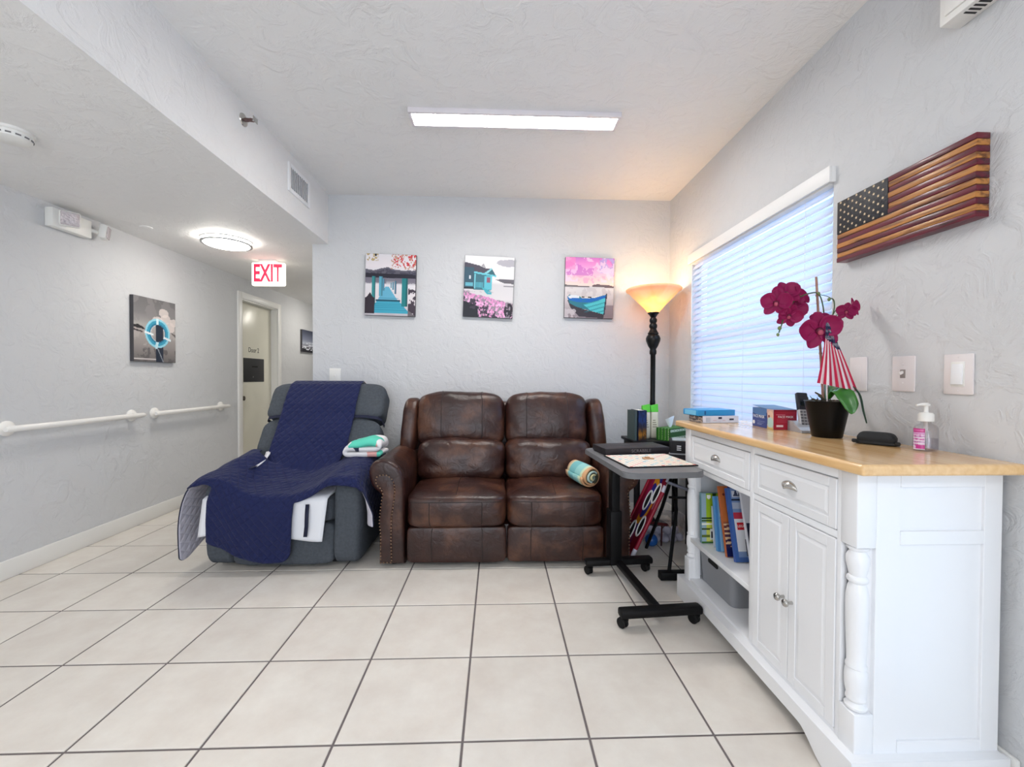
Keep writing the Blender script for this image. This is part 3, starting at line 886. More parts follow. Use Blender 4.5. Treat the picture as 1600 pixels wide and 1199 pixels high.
# ------------------------------------------------------------------ loveseat
def leather(name):
    m = bpy.data.materials.new(name); m.use_nodes = True
    N = m.node_tree.nodes; L = m.node_tree.links; p = N['Principled BSDF']
    tc = N.new('ShaderNodeTexCoord')
    n1 = N.new('ShaderNodeTexNoise'); n1.inputs['Scale'].default_value = 4.5; n1.inputs['Detail'].default_value = 6; n1.inputs['Roughness'].default_value = .6
    L.new(tc.outputs['Object'], n1.inputs['Vector'])
    r = N.new('ShaderNodeValToRGB'); e = r.color_ramp.elements
    e[0].position = .30; e[0].color = lin(37, 19, 17) + (1,)
    e[1].position = .74; e[1].color = lin(104, 68, 50) + (1,)  # tan worn patches, lightened to put highlights into the colour
    k = e.new(.5); k.color = lin(54, 29, 24) + (1,)
    L.new(n1.outputs['Fac'], r.inputs['Fac']); L.new(r.outputs['Color'], p.inputs['Base Color'])
    p.inputs['Roughness'].default_value = .31; p.inputs['Specular IOR Level'].default_value = .5
    n2 = N.new('ShaderNodeTexNoise'); n2.inputs['Scale'].default_value = 16; n2.inputs['Detail'].default_value = 5; n2.inputs['Distortion'].default_value = 1.2
    n3 = N.new('ShaderNodeTexVoronoi'); n3.inputs['Scale'].default_value = 420
    L.new(tc.outputs['Object'], n2.inputs['Vector']); L.new(tc.outputs['Object'], n3.inputs['Vector'])
    a = N.new('ShaderNodeMath'); a.operation = 'MULTIPLY_ADD'; a.inputs[1].default_value = .05
    L.new(n3.outputs['Distance'], a.inputs[0]); L.new(n2.outputs['Fac'], a.inputs[2])
    b = N.new('ShaderNodeBump'); b.inputs['Strength'].default_value = .38; b.inputs['Distance'].default_value = .012
    L.new(a.outputs[0], b.inputs['Height']); L.new(b.outputs['Normal'], p.inputs['Normal'])
    return m


M_leather = leather('brown_leather')
M_seam = mat('dark_seam', (36, 22, 20), .5)
NSP = .021
M_nail = mat('brass_nail', (150, 122, 100), .3, .8)
ls = thing('loveseat', 'brown leather reclining loveseat with rolled nailhead arms against the rear wall', 'loveseat', (.059, 3.15, 0))


def nz(p, s, seed=0.0):
    return mnoise.noise(Vector((p.x * s + seed, p.y * s + seed * 1.7, p.z * s - seed)))


def padded(name, lo, hi, k, n, parent, m=M_leather, crown=(0, 0, 0), wr=.006, ws=9.0, seed=1.0, M=None, fn2=None, seams=()):
    def fn(q, w):
        w = w.copy()
        for a in range(3):
            if crown[a]:
                o = [i for i in range(3) if i != a]
                w[a] += math.copysign(crown[a], q[a]) * (abs(q[a]) ** 2) * (1 - q[o[0]] ** 2) * (1 - q[o[1]] ** 2)
        if fn2:
            w = fn2(q, w)
        d = Vector(q).normalized()
        w += d * (wr * (nz(w, ws, seed) + .5 * nz(w, ws * 2.3, seed + 3)))
        return w
    b = B(); add_cushion(b, lo, hi, k, n, fn, M)
    o = obj(name, b, m, parent, smooth=80)
    for (ax, val, path) in seams:       # seam lines that follow the padded surface
        bb = B(); pts = []
        for pth in path:
            p = list(pth); p[ax] = val
            w = cush_pt(lo, hi, k, p, fn, M); pts.append(w)
        add_tube(bb, pts, .0030, 6)
        obj('seam', bb, M_seam, o)
    return o


def front_loop(z0=-.93, z1=1, y1=.7, n=14):
    """unit path up the front face and back over the top"""
    P = [(0, -1, z0 + (z1 - z0) * i / n) for i in range(n)]
    P += [(0, -1 + (y1 + 1) * i / n, 1) for i in range(n + 1)]
    return P


def arm_outline(mir):
    pts = [(130, 1110), (130, 900), (134, 760), (142, 640), (152, 540), (150, 490), (128, 462), (96, 440), (64, 400), (45, 345), (38, 290), (44, 240), (66, 205), (100, 180), (150, 166), (205, 172),
           (258, 196), (300, 232), (334, 285), (350, 340), (356, 420), (356, 600), (352, 760), (358, 900), (360, 1110)]
    r = [(-.751 + (a - 130) * .000714, .022 + (1110 - c) * .000714) for a, c in pts]
    return [(2 * .0625 - x, z) for x, z in r][::-1] if mir else r


def panel_outline(mir):
    pts = [(150, 1085), (150, 830), (138, 720), (150, 600), (168, 470), (158, 428), (128, 402), (106, 362), (112, 322), (150, 302), (200, 302), (242, 326), (268, 372), (276, 430), (268, 540), (246, 680), (242, 860), (248, 1085)]
    r = [(-.751 + (a - 130) * .000714, .022 + (1110 - c) * .000714) for a, c in pts]
    return [(2 * .0625 - x, z) for x, z in r][::-1] if mir else r


for mir in (False, True):
    b = B(); add_prism(b, arm_outline(mir), 2.715, 3.42, 'y', .030, 4)
    arm = obj('arm', b, M_leather, ls, smooth=60)
    po = panel_outline(mir)
    b = B(); add_prism(b, po, 2.706, 2.73, 'y', .008, 3); obj('arm_panel', b, M_leather, arm, smooth=60)
    b = B()
    path = po + [po[0]]
    acc = 0.0
    for (x0, z0), (x1, z1) in zip(path, path[1:]):
        l = math.hypot(x1 - x0, z1 - z0); s_ = NSP - acc if acc else 0
        s_ = -acc % NSP
        while s_ < l:
            x, z = x0 + (x1 - x0) * s_ / l, z0 + (z1 - z0) * s_ / l
            add_lathe(b, [(.0052, 0), (.0044, .0022), (0, .0034)], (x, 2.7062, z), 6, Matrix.Rotation(PI / 2, 3, 'X'), cap=False)
            s_ += NSP
        acc = (acc + l) % NSP
    nh = obj('nailheads', b, M_nail, arm, smooth=80); nh['kind'] = 'stuff'
    ol = arm_outline(mir)
    b = B(); add_tube(b, [(x, 2.752, z) for x, z in [(p[0] + (0), p[1] + .0005) for p in ol[6:20]]], .0022, 6); obj('seam', b, M_seam, arm)

boxpart('base', (-.575, 2.80, .02), (.70, 3.55, .25), M_leather, ls, .01)
boxpart('back_frame', (-.66, 3.48, .10), (.785, 3.655, 1.02), M_leather, ls, .03, seg=3)
for i, (x0, x1) in enumerate(((-.578, .060), (.067, .694))):
    fl = front_loop(-.5)
    loop = [(0, -1, -.95 + 1.9 * j / 18) for j in range(19)] + [(0, -1 + 1.5 * j / 12, 1) for j in range(1, 13)]
    padded('footrest_panel', (x0 + .004, 2.712, .030), (x1 + .002, 2.80, .262), 12, 12, ls, crown=(0, .012, 0), wr=.003, seed=2 + i,
           seams=[(0, s_, [(0, -1, -.96 + 1.92 * j / 14) for j in range(15)]) for s_ in ((-.50, .52) if i == 0 else (-.52, .56))])
    seat = padded('seat_cushion', (x0 - .003, 2.685, .256), (x1 + .003, 3.30, .472), 8, 22, ls, crown=(0, .018, .028), wr=.008, ws=7, seed=4 + i,
                  seams=[(0, s_, [(0, -1 + 1.6 * j / 14, 1) for j in range(15)]) for s_ in (.0,)] + [(0, s_, [(0, -1, -.9 + 1.5 * j / 12) for j in range(13)]) for s_ in ((-.52, .52) if i == 0 else (-.5, .56))]
                  + [(2, .62, [(-.97 + 1.94 * j / 24, -1, 0) for j in range(25)])])
    M = Matrix.Translation((0, 3.18, .46)) @ Matrix.Rotation(R(-10), 4, 'X') @ Matrix.Translation((0, -3.18, -.46))
    padded('lumbar_cushion', (x0 - (.016 if i == 0 else .006), 3.075, .440), (x1 + (.016 if i else .006), 3.40, .765), 5.0, 20, ls, crown=(0, .03, 0), wr=.013, ws=8, seed=6 + i, M=M)
    M2 = Matrix.Translation((0, 3.30, .72)) @ Matrix.Rotation(R(-9), 4, 'X') @ Matrix.Translation((0, -3.30, -.72))

    def shp(q, w, i=i):
        w.x += (-1 if q[0] < 0 else 1) * 0.0
        w.z -= .022 * (q[0] ** 4) * max(0, q[2])
        return w
    padded('back_cushion', (x0 - (.042 if i == 0 else -.000), 3.225, .685), (x1 - (.002 if i == 0 else -.014), 3.55, 1.112), 6.0, 22, ls, crown=(0, .03, 0), wr=.010, ws=7, seed=8 + i, M=M2, fn2=shp,
           seams=[(0, s_, [(0, -1, -.9 + 1.8 * j / 14) for j in range(15)] + [(0, -1 + 1.3 * j / 10, 1) for j in range(1, 11)]) for s_ in ((-.42, .50) if i == 0 else (-.50, .50))])
for s_ in (-1, 1):
    cx = .0625 + s_ * .755
    M = Matrix.Translation((cx, 3.4, .6)) @ Matrix.Rotation(R(-8), 4, 'X') @ Matrix.Rotation(R(s_ * -4.5), 4, 'Y') @ Matrix.Translation((-cx, -3.4, -.6))
    padded('wing', (cx - .072, 3.26, .58), (cx + .062, 3.56, 1.055), 4, 14, ls, crown=(.006, .012, 0), wr=.006, seed=11 + s_, M=M)
for x in (-.67, .795):
    for y in (2.80, 3.50):
        b = B(); add_lathe(b, [(.022, .0), (.026, .024)], (x, y, 0), 14); obj('foot', b, M_blackp, ls)

# rolled throw on the loveseat
M_throw = bpy.data.materials.new('striped_throw'); M_throw.use_nodes = True
N = M_throw.node_tree.nodes; L = M_throw.node_tree.links; p = N['Principled BSDF']; p.inputs['Roughness'].default_value = .9
uv = N.new('ShaderNodeUVMap'); sep = N.new('ShaderNodeSeparateXYZ'); L.new(uv.outputs[0], sep.inputs[0])
nn = N.new('ShaderNodeTexNoise'); nn.inputs['Scale'].default_value = 9; L.new(uv.outputs[0], nn.inputs['Vector'])
ad = N.new('ShaderNodeMath'); ad.operation = 'MULTIPLY_ADD'; ad.inputs[1].default_value = .10; L.new(nn.outputs['Fac'], ad.inputs[0]); L.new(sep.outputs['X'], ad.inputs[2])
rp = N.new('ShaderNodeValToRGB'); rp.color_ramp.interpolation = 'CONSTANT'
e = rp.color_ramp.elements
for i, (ps, c) in enumerate(((0, (206, 160, 128)), (.10, (206, 196, 160)), (.16, (120, 186, 190)), (.34, (150, 206, 204)), (.52, (206, 222, 190)), (.60, (216, 168, 124)), (.72, (96, 92, 62)), (.77, (190, 214, 206)), (.86, (60, 62, 52)), (.90, (212, 206, 158)), (.97, (90, 150, 168)))):
    k = e[i] if i < 2 else e.new(ps)
    k.position = ps; k.color = lin(*c) + (1,)
L.new(ad.outputs[0], rp.inputs['Fac']); L.new(rp.outputs['Color'], p.inputs['Base Color'])


def roll_mesh():
    b = B(); uvl = b.loops.layers.uv.new('UVMap')
    C0 = Vector((.602, 2.905, .562)); ax = Vector((.40, -.90, -.10)).normalized(); x, y = frame_of(ax)
    turns, n, m = 3.2, 84, 16
    rows = []
    for i in range(n + 1):
        th = turns * 2 * PI * i / n; r = .070 - .056 * i / n
        row = []
        for j in range(m + 1):
            l = -.115 + .20 * j / m + .055 * (i / n) * (j / m) - .02 * (i / n)
            rr = r * (1 + .05 * math.sin(3 * th) * .4 + .03 * nz(Vector((th, j * .2, 0)), 1.0)) * (1 + .05 * math.cos(l * 18))
            row.append(b.verts.new(C0 + ax * l + (x * math.cos(th) + y * math.sin(th)) * rr))
        rows.append(row)
    for i in range(n):
        for j in range(m):
            f = b.faces.new((rows[i][j], rows[i + 1][j], rows[i + 1][j + 1], rows[i][j + 1]))
            for lp, (a, c) in zip(f.loops, ((i, j), (i + 1, j), (i + 1, j + 1), (i, j + 1))):
                lp[uvl].uv = (min(.99, .62 * c / m + .40 * max(0, a / n - .25)), a / n)
    return b


o = obj('rolled_throw', roll_mesh(), M_throw, loc=(.61, 2.905, .478), smooth=80)
sd = o.modifiers.new('thick', 'SOLIDIFY'); sd.thickness = .011; sd.offset = 0
tag(o, 'rolled teal and tan striped throw lying on the loveseat seat', 'blanket')

# ------------------------------------------------------------------ recliner
M_fab = mat('slate_fabric', (80, 85, 92), .92, bump=.35, bscale=380, var=.14, vscale=60, spec=.15)
rc = thing('recliner', 'slate grey fabric recliner chair under the navy quilted cover', 'recliner', (-1.355, 3.1, 0))
XC = -1.345


def taper(q, w):
    w.x = XC + (w.x - XC) * (1 - .03 * max(0, .3 - w.z) / .3)
    return w


for s_ in (-1, 1):
    lo = (-1.832, 2.685, .022) if s_ < 0 else (-1.035, 2.685, .022)
    hi = (-1.655, 3.42, .575) if s_ < 0 else (-.858, 3.42, .575)

    def rise(q, w):
        w = taper(q, w)
        w.z += .10 * max(0, (w.y - 2.75) / .65) * max(0, q[2])
        return w
    padded('armrest', lo, hi, 7, 14, rc, M_fab, wr=.003, seed=21 + s_, fn2=rise)
padded('footrest', (-1.665, 2.705, .03), (-1.025, 2.82, .30), 9, 14, rc, M_fab, crown=(0, .012, 0), wr=.005, seed=25, fn2=taper)
padded('seat', (-1.67, 2.702, .29), (-1.02, 3.22, .475), 7, 16, rc, M_fab, crown=(0, .008, .01), wr=.006, seed=26)
boxpart('base', (-1.74, 2.80, .004), (-.95, 3.40, .10), mat('underside_black', (26, 26, 30), .8), rc, .02)
Mt = Matrix.Translation((0, 3.17, .5)) @ Matrix.Rotation(R(-31), 4, 'X')
# back in its own tilted frame: local z runs up the back
BW = .445
for nm, z0, z1, th, sd_ in (('lower_back', -.02, .425, .10, 28), ('head_cushion', .415, .735, .105, 29)):
    def wid(q, w):
        w.z -= .02 * (q[0] ** 6) * max(0, q[2])
        return w
    padded(nm, (-BW, -th, z0), (BW, th, z1), 7.5, 18, rc, M_fab, crown=(0, .02, 0), wr=.006, seed=sd_, M=Matrix.Translation((XC + .008, 0, 0)) @ Mt, fn2=wid)

# navy quilted cover --------------------------------------------------------
def quilt_mat(name, col, bump):
    m = bpy.data.materials.new(name); m.use_nodes = True
    N = m.node_tree.nodes; L = m.node_tree.links; p = N['Principled BSDF']
    p.inputs['Base Color'].default_value = lin(*col) + (1,); p.inputs['Roughness'].default_value = .85; p.inputs['Specular IOR Level'].default_value = .3; p.inputs['Sheen Weight'].default_value = .06
    uv = N.new('ShaderNodeUVMap'); sp = N.new('ShaderNodeSeparateXYZ'); L.new(uv.outputs[0], sp.inputs[0])
    hs = []
    for sgn in (1, -1):
        a = N.new('ShaderNodeMath'); a.operation = 'MULTIPLY_ADD'; a.inputs[1].default_value = sgn
        L.new(sp.outputs['Y'], a.inputs[0]); L.new(sp.outputs['X'], a.inputs[2])
        s = N.new('ShaderNodeMath'); s.operation = 'MULTIPLY'; s.inputs[1].default_value = PI / .058; L.new(a.outputs[0], s.inputs[0])
        k = N.new('ShaderNodeMath'); k.operation = 'SINE'; L.new(s.outputs[0], k.inputs[0])
        ab = N.new('ShaderNodeMath'); ab.operation = 'ABSOLUTE'; L.new(k.outputs[0], ab.inputs[0])
        pw = N.new('ShaderNodeMath'); pw.operation = 'POWER'; pw.inputs[1].default_value = .45; L.new(ab.outputs[0], pw.inputs[0])
        hs.append(pw)
    mi = N.new('ShaderNodeMath'); mi.operation = 'MINIMUM'; L.new(hs[0].outputs[0], mi.inputs[0]); L.new(hs[1].outputs[0], mi.inputs[1])
    n = N.new('ShaderNodeTexNoise'); n.inputs['Scale'].default_value = 40; n.inputs['Detail'].default_value = 4; L.new(uv.outputs[0], n.inputs['Vector'])
    ad = N.new('ShaderNodeMath'); ad.operation = 'MULTIPLY_ADD'; ad.inputs[1].default_value = .7; L.new(n.outputs['Fac'], ad.inputs[0]); L.new(mi.outputs[0], ad.inputs[2])
    b = N.new('ShaderNodeBump'); b.inputs['Strength'].default_value = bump; b.inputs['Distance'].default_value = .013
    L.new(ad.outputs[0], b.inputs['Height']); L.new(b.outputs['Normal'], p.inputs['Normal'])
    return m


M_navy = quilt_mat('navy_quilt', (24, 32, 76), .55)
M_lining = quilt_mat('grey_lining', (206, 203, 216), .35)
M_navyedge = mat('navy_binding', (18, 24, 52), .8)

cv = thing('recliner_cover', 'navy quilted protector draped over the grey recliner', 'chair cover', (-1.40, 3.0, .5))


def interp(pts, s):
    for (s0, *a), (s1, *c) in zip(pts, pts[1:]):
        if s <= s1 or (s1, *c) == pts[-1]:
            t = 0 if s1 == s0 else min(max((s - s0) / (s1 - s0), -.2), 1.2)
            return [x + (y - x) * t for x, y in zip(a, c)]


def sections():
    front = [(-1.950, -.10), (-1.958, .10), (-1.962, .30), (-1.925, .48), (-1.858, .575), (-1.76, .608), (-1.66, .590), (-1.55, .528), (-1.40, .497), (-1.25, .500), (-1.13, .545), (-1.04, .602), (-.955, .610), (-.872, .590), (-.838, .50), (-.835, .36), (-.835, .2), (-.835, 0)]
    back = [(-1.93, -.05), (-1.92, .20), (-1.90, .45), (-1.865, .60), (-1.80, .675), (-1.72, .702), (-1.64, .665), (-1.56, .590), (-1.40, .548), (-1.25, .548), (-1.13, .595), (-1.04, .668), (-.955, .688), (-.880, .655), (-.838, .56), (-.835, .42), (-.835, .26), (-.835, 0)]
    out = []
    for pl in (front, back):
        pl = [Vector((x, z, 0)) for x, z in pl]
        # smooth
        d = []
        for i in range(len(pl) - 1):
            p0 = pl[max(i - 1, 0)]; p1 = pl[i]; p2 = pl[i + 1]; p3 = pl[min(i + 2, len(pl) - 1)]
            for k in range(8):
                t = k / 8
                d.append(.5 * ((2 * p1) + (p2 - p0) * t + (2 * p0 - 5 * p1 + 4 * p2 - p3) * t * t + (3 * p1 - p0 - 3 * p2 + p3) * t ** 3))
        d.append(pl[-1])
        L_ = [0]
        for a, c in zip(d, d[1:]):
            L_.append(L_[-1] + (c - a).length)
        ic = min(range(len(d)), key=lambda i: abs(d[i].x + 1.37))
        out.append([(L_[i] - L_[ic], d[i].x, d[i].y) for i in range(len(d))])
    return out


SF, SB = sections()
HALF = .285
NCOL = 100
WID = .99


def back_prof():
    """(y,z) from behind the top over the head cushion to the crease"""
    pts = []
    for (ly, lz) in ((.135, .50), (.132, .62), (.118, .71), (.080, .764), (.0, .776), (-.075, .762), (-.126, .70), (-.142, .60), (-.146, .52), (-.140, .43), (-.146, .36), (-.152, .25), (-.155, .14), (-.160, .05), (-.168, .0)):
        v = Mt @ Vector((0, ly, lz)); pts.append((v.y, v.z))
    return pts


def sec(y, s):
    t = min(max((y - 2.66) / (3.13 - 2.66), 0), 1)
    sh = -.155 * (1 - t)
    a = interp(SF, s + sh); c = interp(SB, s + sh)
    return Vector((a[0] + (c[0] - a[0]) * t, y, a[1] + (c[1] - a[1]) * t))


def cover():
    b = B(); uvl = b.loops.layers.uv.new('UVMap')
    bp_ = back_prof()
    rows = []          # each: list of (co or None) per column
    cols = [-.925 + (.99 + .925) * i / NCOL for i in range(NCOL + 1)]
    dens = []
    for (y0, z0), (y1, z1) in zip(bp_, bp_[1:]):
        l = math.hypot(y1 - y0, z1 - z0); m = max(1, int(l / .018))
        for k in range(m):
            dens.append((y0 + (y1 - y0) * k / m, z0 + (z1 - z0) * k / m))
    nb = len(dens); vlen = 0
    vv = []

    yc0 = 3.035
    for i, (y, z) in enumerate(dens):
        t = i / (nb - 1)
        row = []
        for s in cols:
            if abs(s) > HALF + 1e-6:
                row.append(None); continue
            bl = min(1, max(0, (t - .86) / .14)); q = sec(yc0, s)
            x = -1.372 + .015 * (1 - t) + s
            row.append(Vector((x + (q.x - x) * bl, y, z)))
        rows.append(row); vv.append(i * .018)
    v0 = vv[-1]
    ny = 30
    for k in range(ny + 1):
        y = yc0 - .012 - (yc0 - 2.66 - .012) * k / ny
        row = []
        for s in cols:
            k_ = min(1, max(0, (abs(s) - HALF) / .12)); k_ = k_ * k_ * (3 - 2 * k_)
            if s < -.80 and y < 2.725:
                s = -.80 - (-s - .80) * (.06 + math.sqrt(max(0, .066 ** 2 - (2.725 - y) ** 2))) / .126
            q = sec(2.66 + (y - 2.66) * (1 + .32 * k_), s)
            q.z += .035 * (1 - k_) * max(0, (y - 2.80) / .23)
            e = max(0, s - .74) / .25
            f = max(0, (2.78 - y) / .12)
            q.x += .075 * min(1, e * 1.5) * f * f          # right flap curls outward at its front
            row.append(q)
        rows.append(row); vv.append(v0 + .012 + (yc0 - 2.66) * k / ny)
    base = rows[-1]; v1 = vv[-1]
    nd = 28
    for k in range(1, nd + 1):
        row = []
        for s, q in zip(cols, base):
            d = .44 * k / nd
            if q is None:
                row.append(None); continue
            front = -HALF + .015 <= s <= HALF - .001
            if front:
                lim = .445
            else:
                lim = .075 * min(1, max(0, (.78 - s) / .12)) if s > 0 else .060 * min(1, max(0, (s + .44) / .10))
                if d > .0801 or lim < .002:
                    row.append(None); continue
                d = d * lim / .0787
            cxn = max(0, abs(s - .0075) - .2125)
            if lim > .4: d = d * (.385 + math.sqrt(max(0, .064 ** 2 - cxn ** 2))) / .445
            q = q + Vector((.05 * max(0, 1 - d / .16) * min(1, max(0, (-s - .08) / .2)) * (1 if lim > .4 else 0) * min(1, d / .03), 0, 0))
            rnd = .028 * (1 - math.exp(-d / .025))
            row.append(Vector((q.x - .03 * d / .4, q.y - rnd - .02 * math.sin(d * 9) * .6, q.z - d + .018 * (1 - math.exp(-d / .02)))))
        rows.append(row); vv.append(v1 + .44 * k / nd)
    grid = []
    for i, row in enumerate(rows):
        gr = []
        for j, q in enumerate(row):
            if q is None:
                gr.append(None); continue
            amp = .010 if i < nb else .015
            w = Vector((q.x, q.y, q.z))
            dz = amp * nz(q, 7.0, 5.3) + .006 * nz(q, 19.0, 9.1)
            if i < nb:
                w.y -= dz
            else:
                e = min(1, max(0, (abs(cols[j]) - .68) / .16)); e = max(e, min(1, max(0, (i - nb - ny) / 6)))
                w.z += dz * (1 - e); w.x += dz * .6 * e; w.y -= dz * .8 * e
            gr.append(b.verts.new(w))
        grid.append(gr)
    for i in range(len(grid) - 1):
        for j in range(NCOL):
            q = (grid[i][j], grid[i][j + 1], grid[i + 1][j + 1], grid[i + 1][j])
            if any(v is None for v in q):
                continue
            f = b.faces.new(q)
            for lp, (a, c) in zip(f.loops, ((i, j), (i, j + 1), (i + 1, j + 1), (i + 1, j))):
                lp[uvl].uv = (cols[c], vv[a])
    bmesh.ops.recalc_face_normals(b, faces=b.faces)
    # outside faces up
    b.faces.ensure_lookup_table()
    up = sum(f.normal.z * f.calc_area() for f in b.faces)
    if up < 0:
        bmesh.ops.reverse_faces(b, faces=b.faces)
    return b


q_ = obj('quilt', cover(), [M_navy, M_lining, M_navyedge], cv, smooth=80)
sd = q_.modifiers.new('thick', 'SOLIDIFY'); sd.thickness = .013; sd.offset = -1; sd.material_offset = 1; sd.material_offset_rim = 2
sb = q_.modifiers.new('smooth', 'SUBSURF'); sb.levels = 1; sb.render_levels = 1
# elastic band round the back, tie straps
b = B()
zb = .42
ring = []
for x, y in ((-BW + .012, .07), (-BW + .008, -.05), (-BW + .03, -.085), (-.34, -.116), (-.24, -.118), (.24, -.118), (.34, -.116), (BW - .03, -.085), (BW - .008, -.05), (BW - .012, .07)):
    ring.append(Matrix.Translation((XC + .008, 0, 0)) @ Mt @ Vector((x, y, zb)))
for a_, c_ in zip(ring, ring[1:]):
    up = (Mt.to_3x3() @ Vector((0, 0, 1))) * .011
    vs = [b.verts.new(p) for p in (a_ - up, c_ - up, c_ + up, a_ + up)]; b.faces.new(vs)
es = obj('elastic_strap', b, M_navyedge, cv, smooth=0); es.modifiers.new('thick', 'SOLIDIFY').thickness = .004


def ribbon(name, pts, w, m, parent, wd=(1, 0, 0)):
    b = B(); wd = Vector(wd).normalized() * w / 2
    pts = [Vector(p) for p in pts]
    a = [b.verts.new(p - wd) for p in pts]; c = [b.verts.new(p + wd) for p in pts]
    for i in range(len(pts) - 1):
        b.faces.new((a[i], c[i], c[i + 1], a[i + 1]))
    o = obj(name, b, m, parent, smooth=60); md = o.modifiers.new('thick', 'SOLIDIFY'); md.thickness = .004; md.offset = 0
    return o


M_tape = mat('white_tape', (226, 226, 232), .8)

# ------------------------------------------------------------------ things on the recliner
M_pad = mat('white_pad_cloth', (232, 234, 240), .85, bump=.1, bscale=90)
t = thing('white_pad', 'white cloth pad on the recliner seat, showing below the navy cover', 'seat pad', (-1.47, 2.66, .3))


def pad_mesh():
    b = B(); n, m = 26, 22
    rows = []
    for i in range(m + 1):
        v = i / m
        row = []
        for j in range(n + 1):
            u = j / n; x = -1.815 + (.755) * u
            x -= .02 * v
            hang = .265 * (.9 - .12 * math.sin(u * 5))
            if v < .35:
                y = 2.90 - (2.90 - 2.668) * v / .35; z = .488 - .012 * v / .35
            else:
                d = (v - .35) / .65; y = 2.664 - .008 * math.sin(u * 14) * d - .006; z = .470 - d * hang
            x = x + (0.03 * (1 - v))
            row.append(b.verts.new((x, y, z)))
        rows.append(row)
    for i in range(m):
        for j in range(n):
            b.faces.new((rows[i][j], rows[i][j + 1], rows[i + 1][j + 1], rows[i + 1][j]))
    return b


o = obj('cloth', pad_mesh(), M_pad, t, smooth=80); md = o.modifiers.new('thick', 'SOLIDIFY'); md.thickness = .006; md.offset = 0
ribbon('strap', [(-1.165, 2.644, .435), (-1.167, 2.638, .38), (-1.170, 2.638, .30), (-1.178, 2.640, .235)], .022, M_navyedge, t)

M_fold = bpy.data.materials.new('patterned_blanket'); M_fold.use_nodes = True
N = M_fold.node_tree.nodes; L = M_fold.node_tree.links; p = N['Principled BSDF']; p.inputs['Roughness'].default_value = .95
uv = N.new('ShaderNodeUVMap'); vo = N.new('ShaderNodeTexVoronoi'); vo.inputs['Scale'].default_value = 8.5; L.new(uv.outputs[0], vo.inputs['Vector'])
sp = N.new('ShaderNodeSeparateColor'); L.new(vo.outputs['Color'], sp.inputs[0])
rp = N.new('ShaderNodeValToRGB'); rp.color_ramp.interpolation = 'CONSTANT'; e = rp.color_ramp.elements
for i, (ps, c) in enumerate(((0, (238, 236, 238)), (.46, (236, 176, 170)), (.60, (240, 238, 238)), (.70, (92, 206, 182)), (.86, (44, 52, 74)), (.90, (240, 238, 238)))):
    k = e[i] if i < 2 else e.new(ps)
    k.position = ps; k.color = lin(*c) + (1,)
L.new(sp.outputs[0], rp.inputs['Fac']); L.new(rp.outputs['Color'], p.inputs['Base Color'])


def fold_mesh():
    b = B(); uvl = b.loops.layers.uv.new('UVMap')
    # layered fold profile in (x, z): three layers joined by round turns
    x0, x1 = -1.072, -.806
    prof = []
    zs = [.016, .062, .108]
    prof += [(x1 - .01, zs[0] - .004 + 0.0)] + [(x1 - (x1 - x0 - .03) * k / 6, zs[0]) for k in range(1, 7)]
    prof += [(x0 + .03 - .024 * math.cos(PI * (k / 6 - .5)), (zs[0] + zs[1]) / 2 + .023 * math.sin(PI * (k / 6 - .5))) for k in range(1, 7)]
    prof += [(x0 + .03 + (x1 - x0 - .075) * k / 6, zs[1] + .004 * math.sin(k)) for k in range(1, 7)]
    prof += [(x1 - .045 + .022 * math.cos(PI * (.5 - k / 6)), (zs[1] + zs[2]) / 2 - .0225 * math.sin(PI * (.5 - k / 6))) for k in range(1, 7)]
    prof += [(x1 - .045 - (x1 - x0 - .105) * k / 6, zs[2] + .008 * math.sin(k * .9) - .012 * (k / 6) ** 2) for k in range(1, 7)]
    prof += [(x0 + .035, zs[2] - .03), (x0 + .020, zs[2] - .055)]
    n = 18; rows = []
    al = 0
    for k, (x, z) in enumerate(prof):
        if k: al += math.hypot(x - prof[k - 1][0], z - prof[k - 1][1])
        row = []
        for j in range(n + 1):
            v = j / n; y = 3.00 + .22 * v
            bulge = 1 - .35 * (2 * v - 1) ** 6
            w = Vector((x + .012 * nz(Vector((x, y, z)), 9, 2) + .05 * (v - .5) * 0, y, .662 + z * bulge * (1.0 + .02 * math.sin(v * 9)) + .006 * nz(Vector((x, y, z)), 14, 4)))
            row.append(b.verts.new(w))
        rows.append((al, row))
    for (a0, r0), (a1, r1) in zip(rows, rows[1:]):
        for j in range(n):
            f = b.faces.new((r0[j], r0[j + 1], r1[j + 1], r1[j]))
            for lp, (aa, jj) in zip(f.loops, ((a0, j), (a0, j + 1), (a1, j + 1), (a1, j))):
                lp[uvl].uv = (aa, jj / n * .22)
    return b


o = obj('folded_blanket', fold_mesh(), M_fold, loc=(-.95, 3.11, .665), smooth=80)
md = o.modifiers.new('thick', 'SOLIDIFY'); md.thickness = .034; md.offset = 0
sb = o.modifiers.new('smooth', 'SUBSURF'); sb.levels = 1; sb.render_levels = 1
tag(o, 'folded white, pink and teal patterned blanket on the recliner armrest', 'blanket')

def on_cover(y, s, up=.020):
    return sec(2.66 + (y - 2.66) * 1.32, s) + Vector((0, -.004, up))


ribbon('tie_strap', [on_cover(3.0, -.31), on_cover(2.97, -.28), on_cover(2.92, -.24), on_cover(2.87, -.21), on_cover(2.83, -.19)], .030, M_tape, cv, wd=(.9, .45, .1))
ribbon('strap_tip', [on_cover(2.835, -.192, .024), on_cover(2.80, -.178, .024)], .026, M_navyedge, cv, wd=(.9, .45, .1))

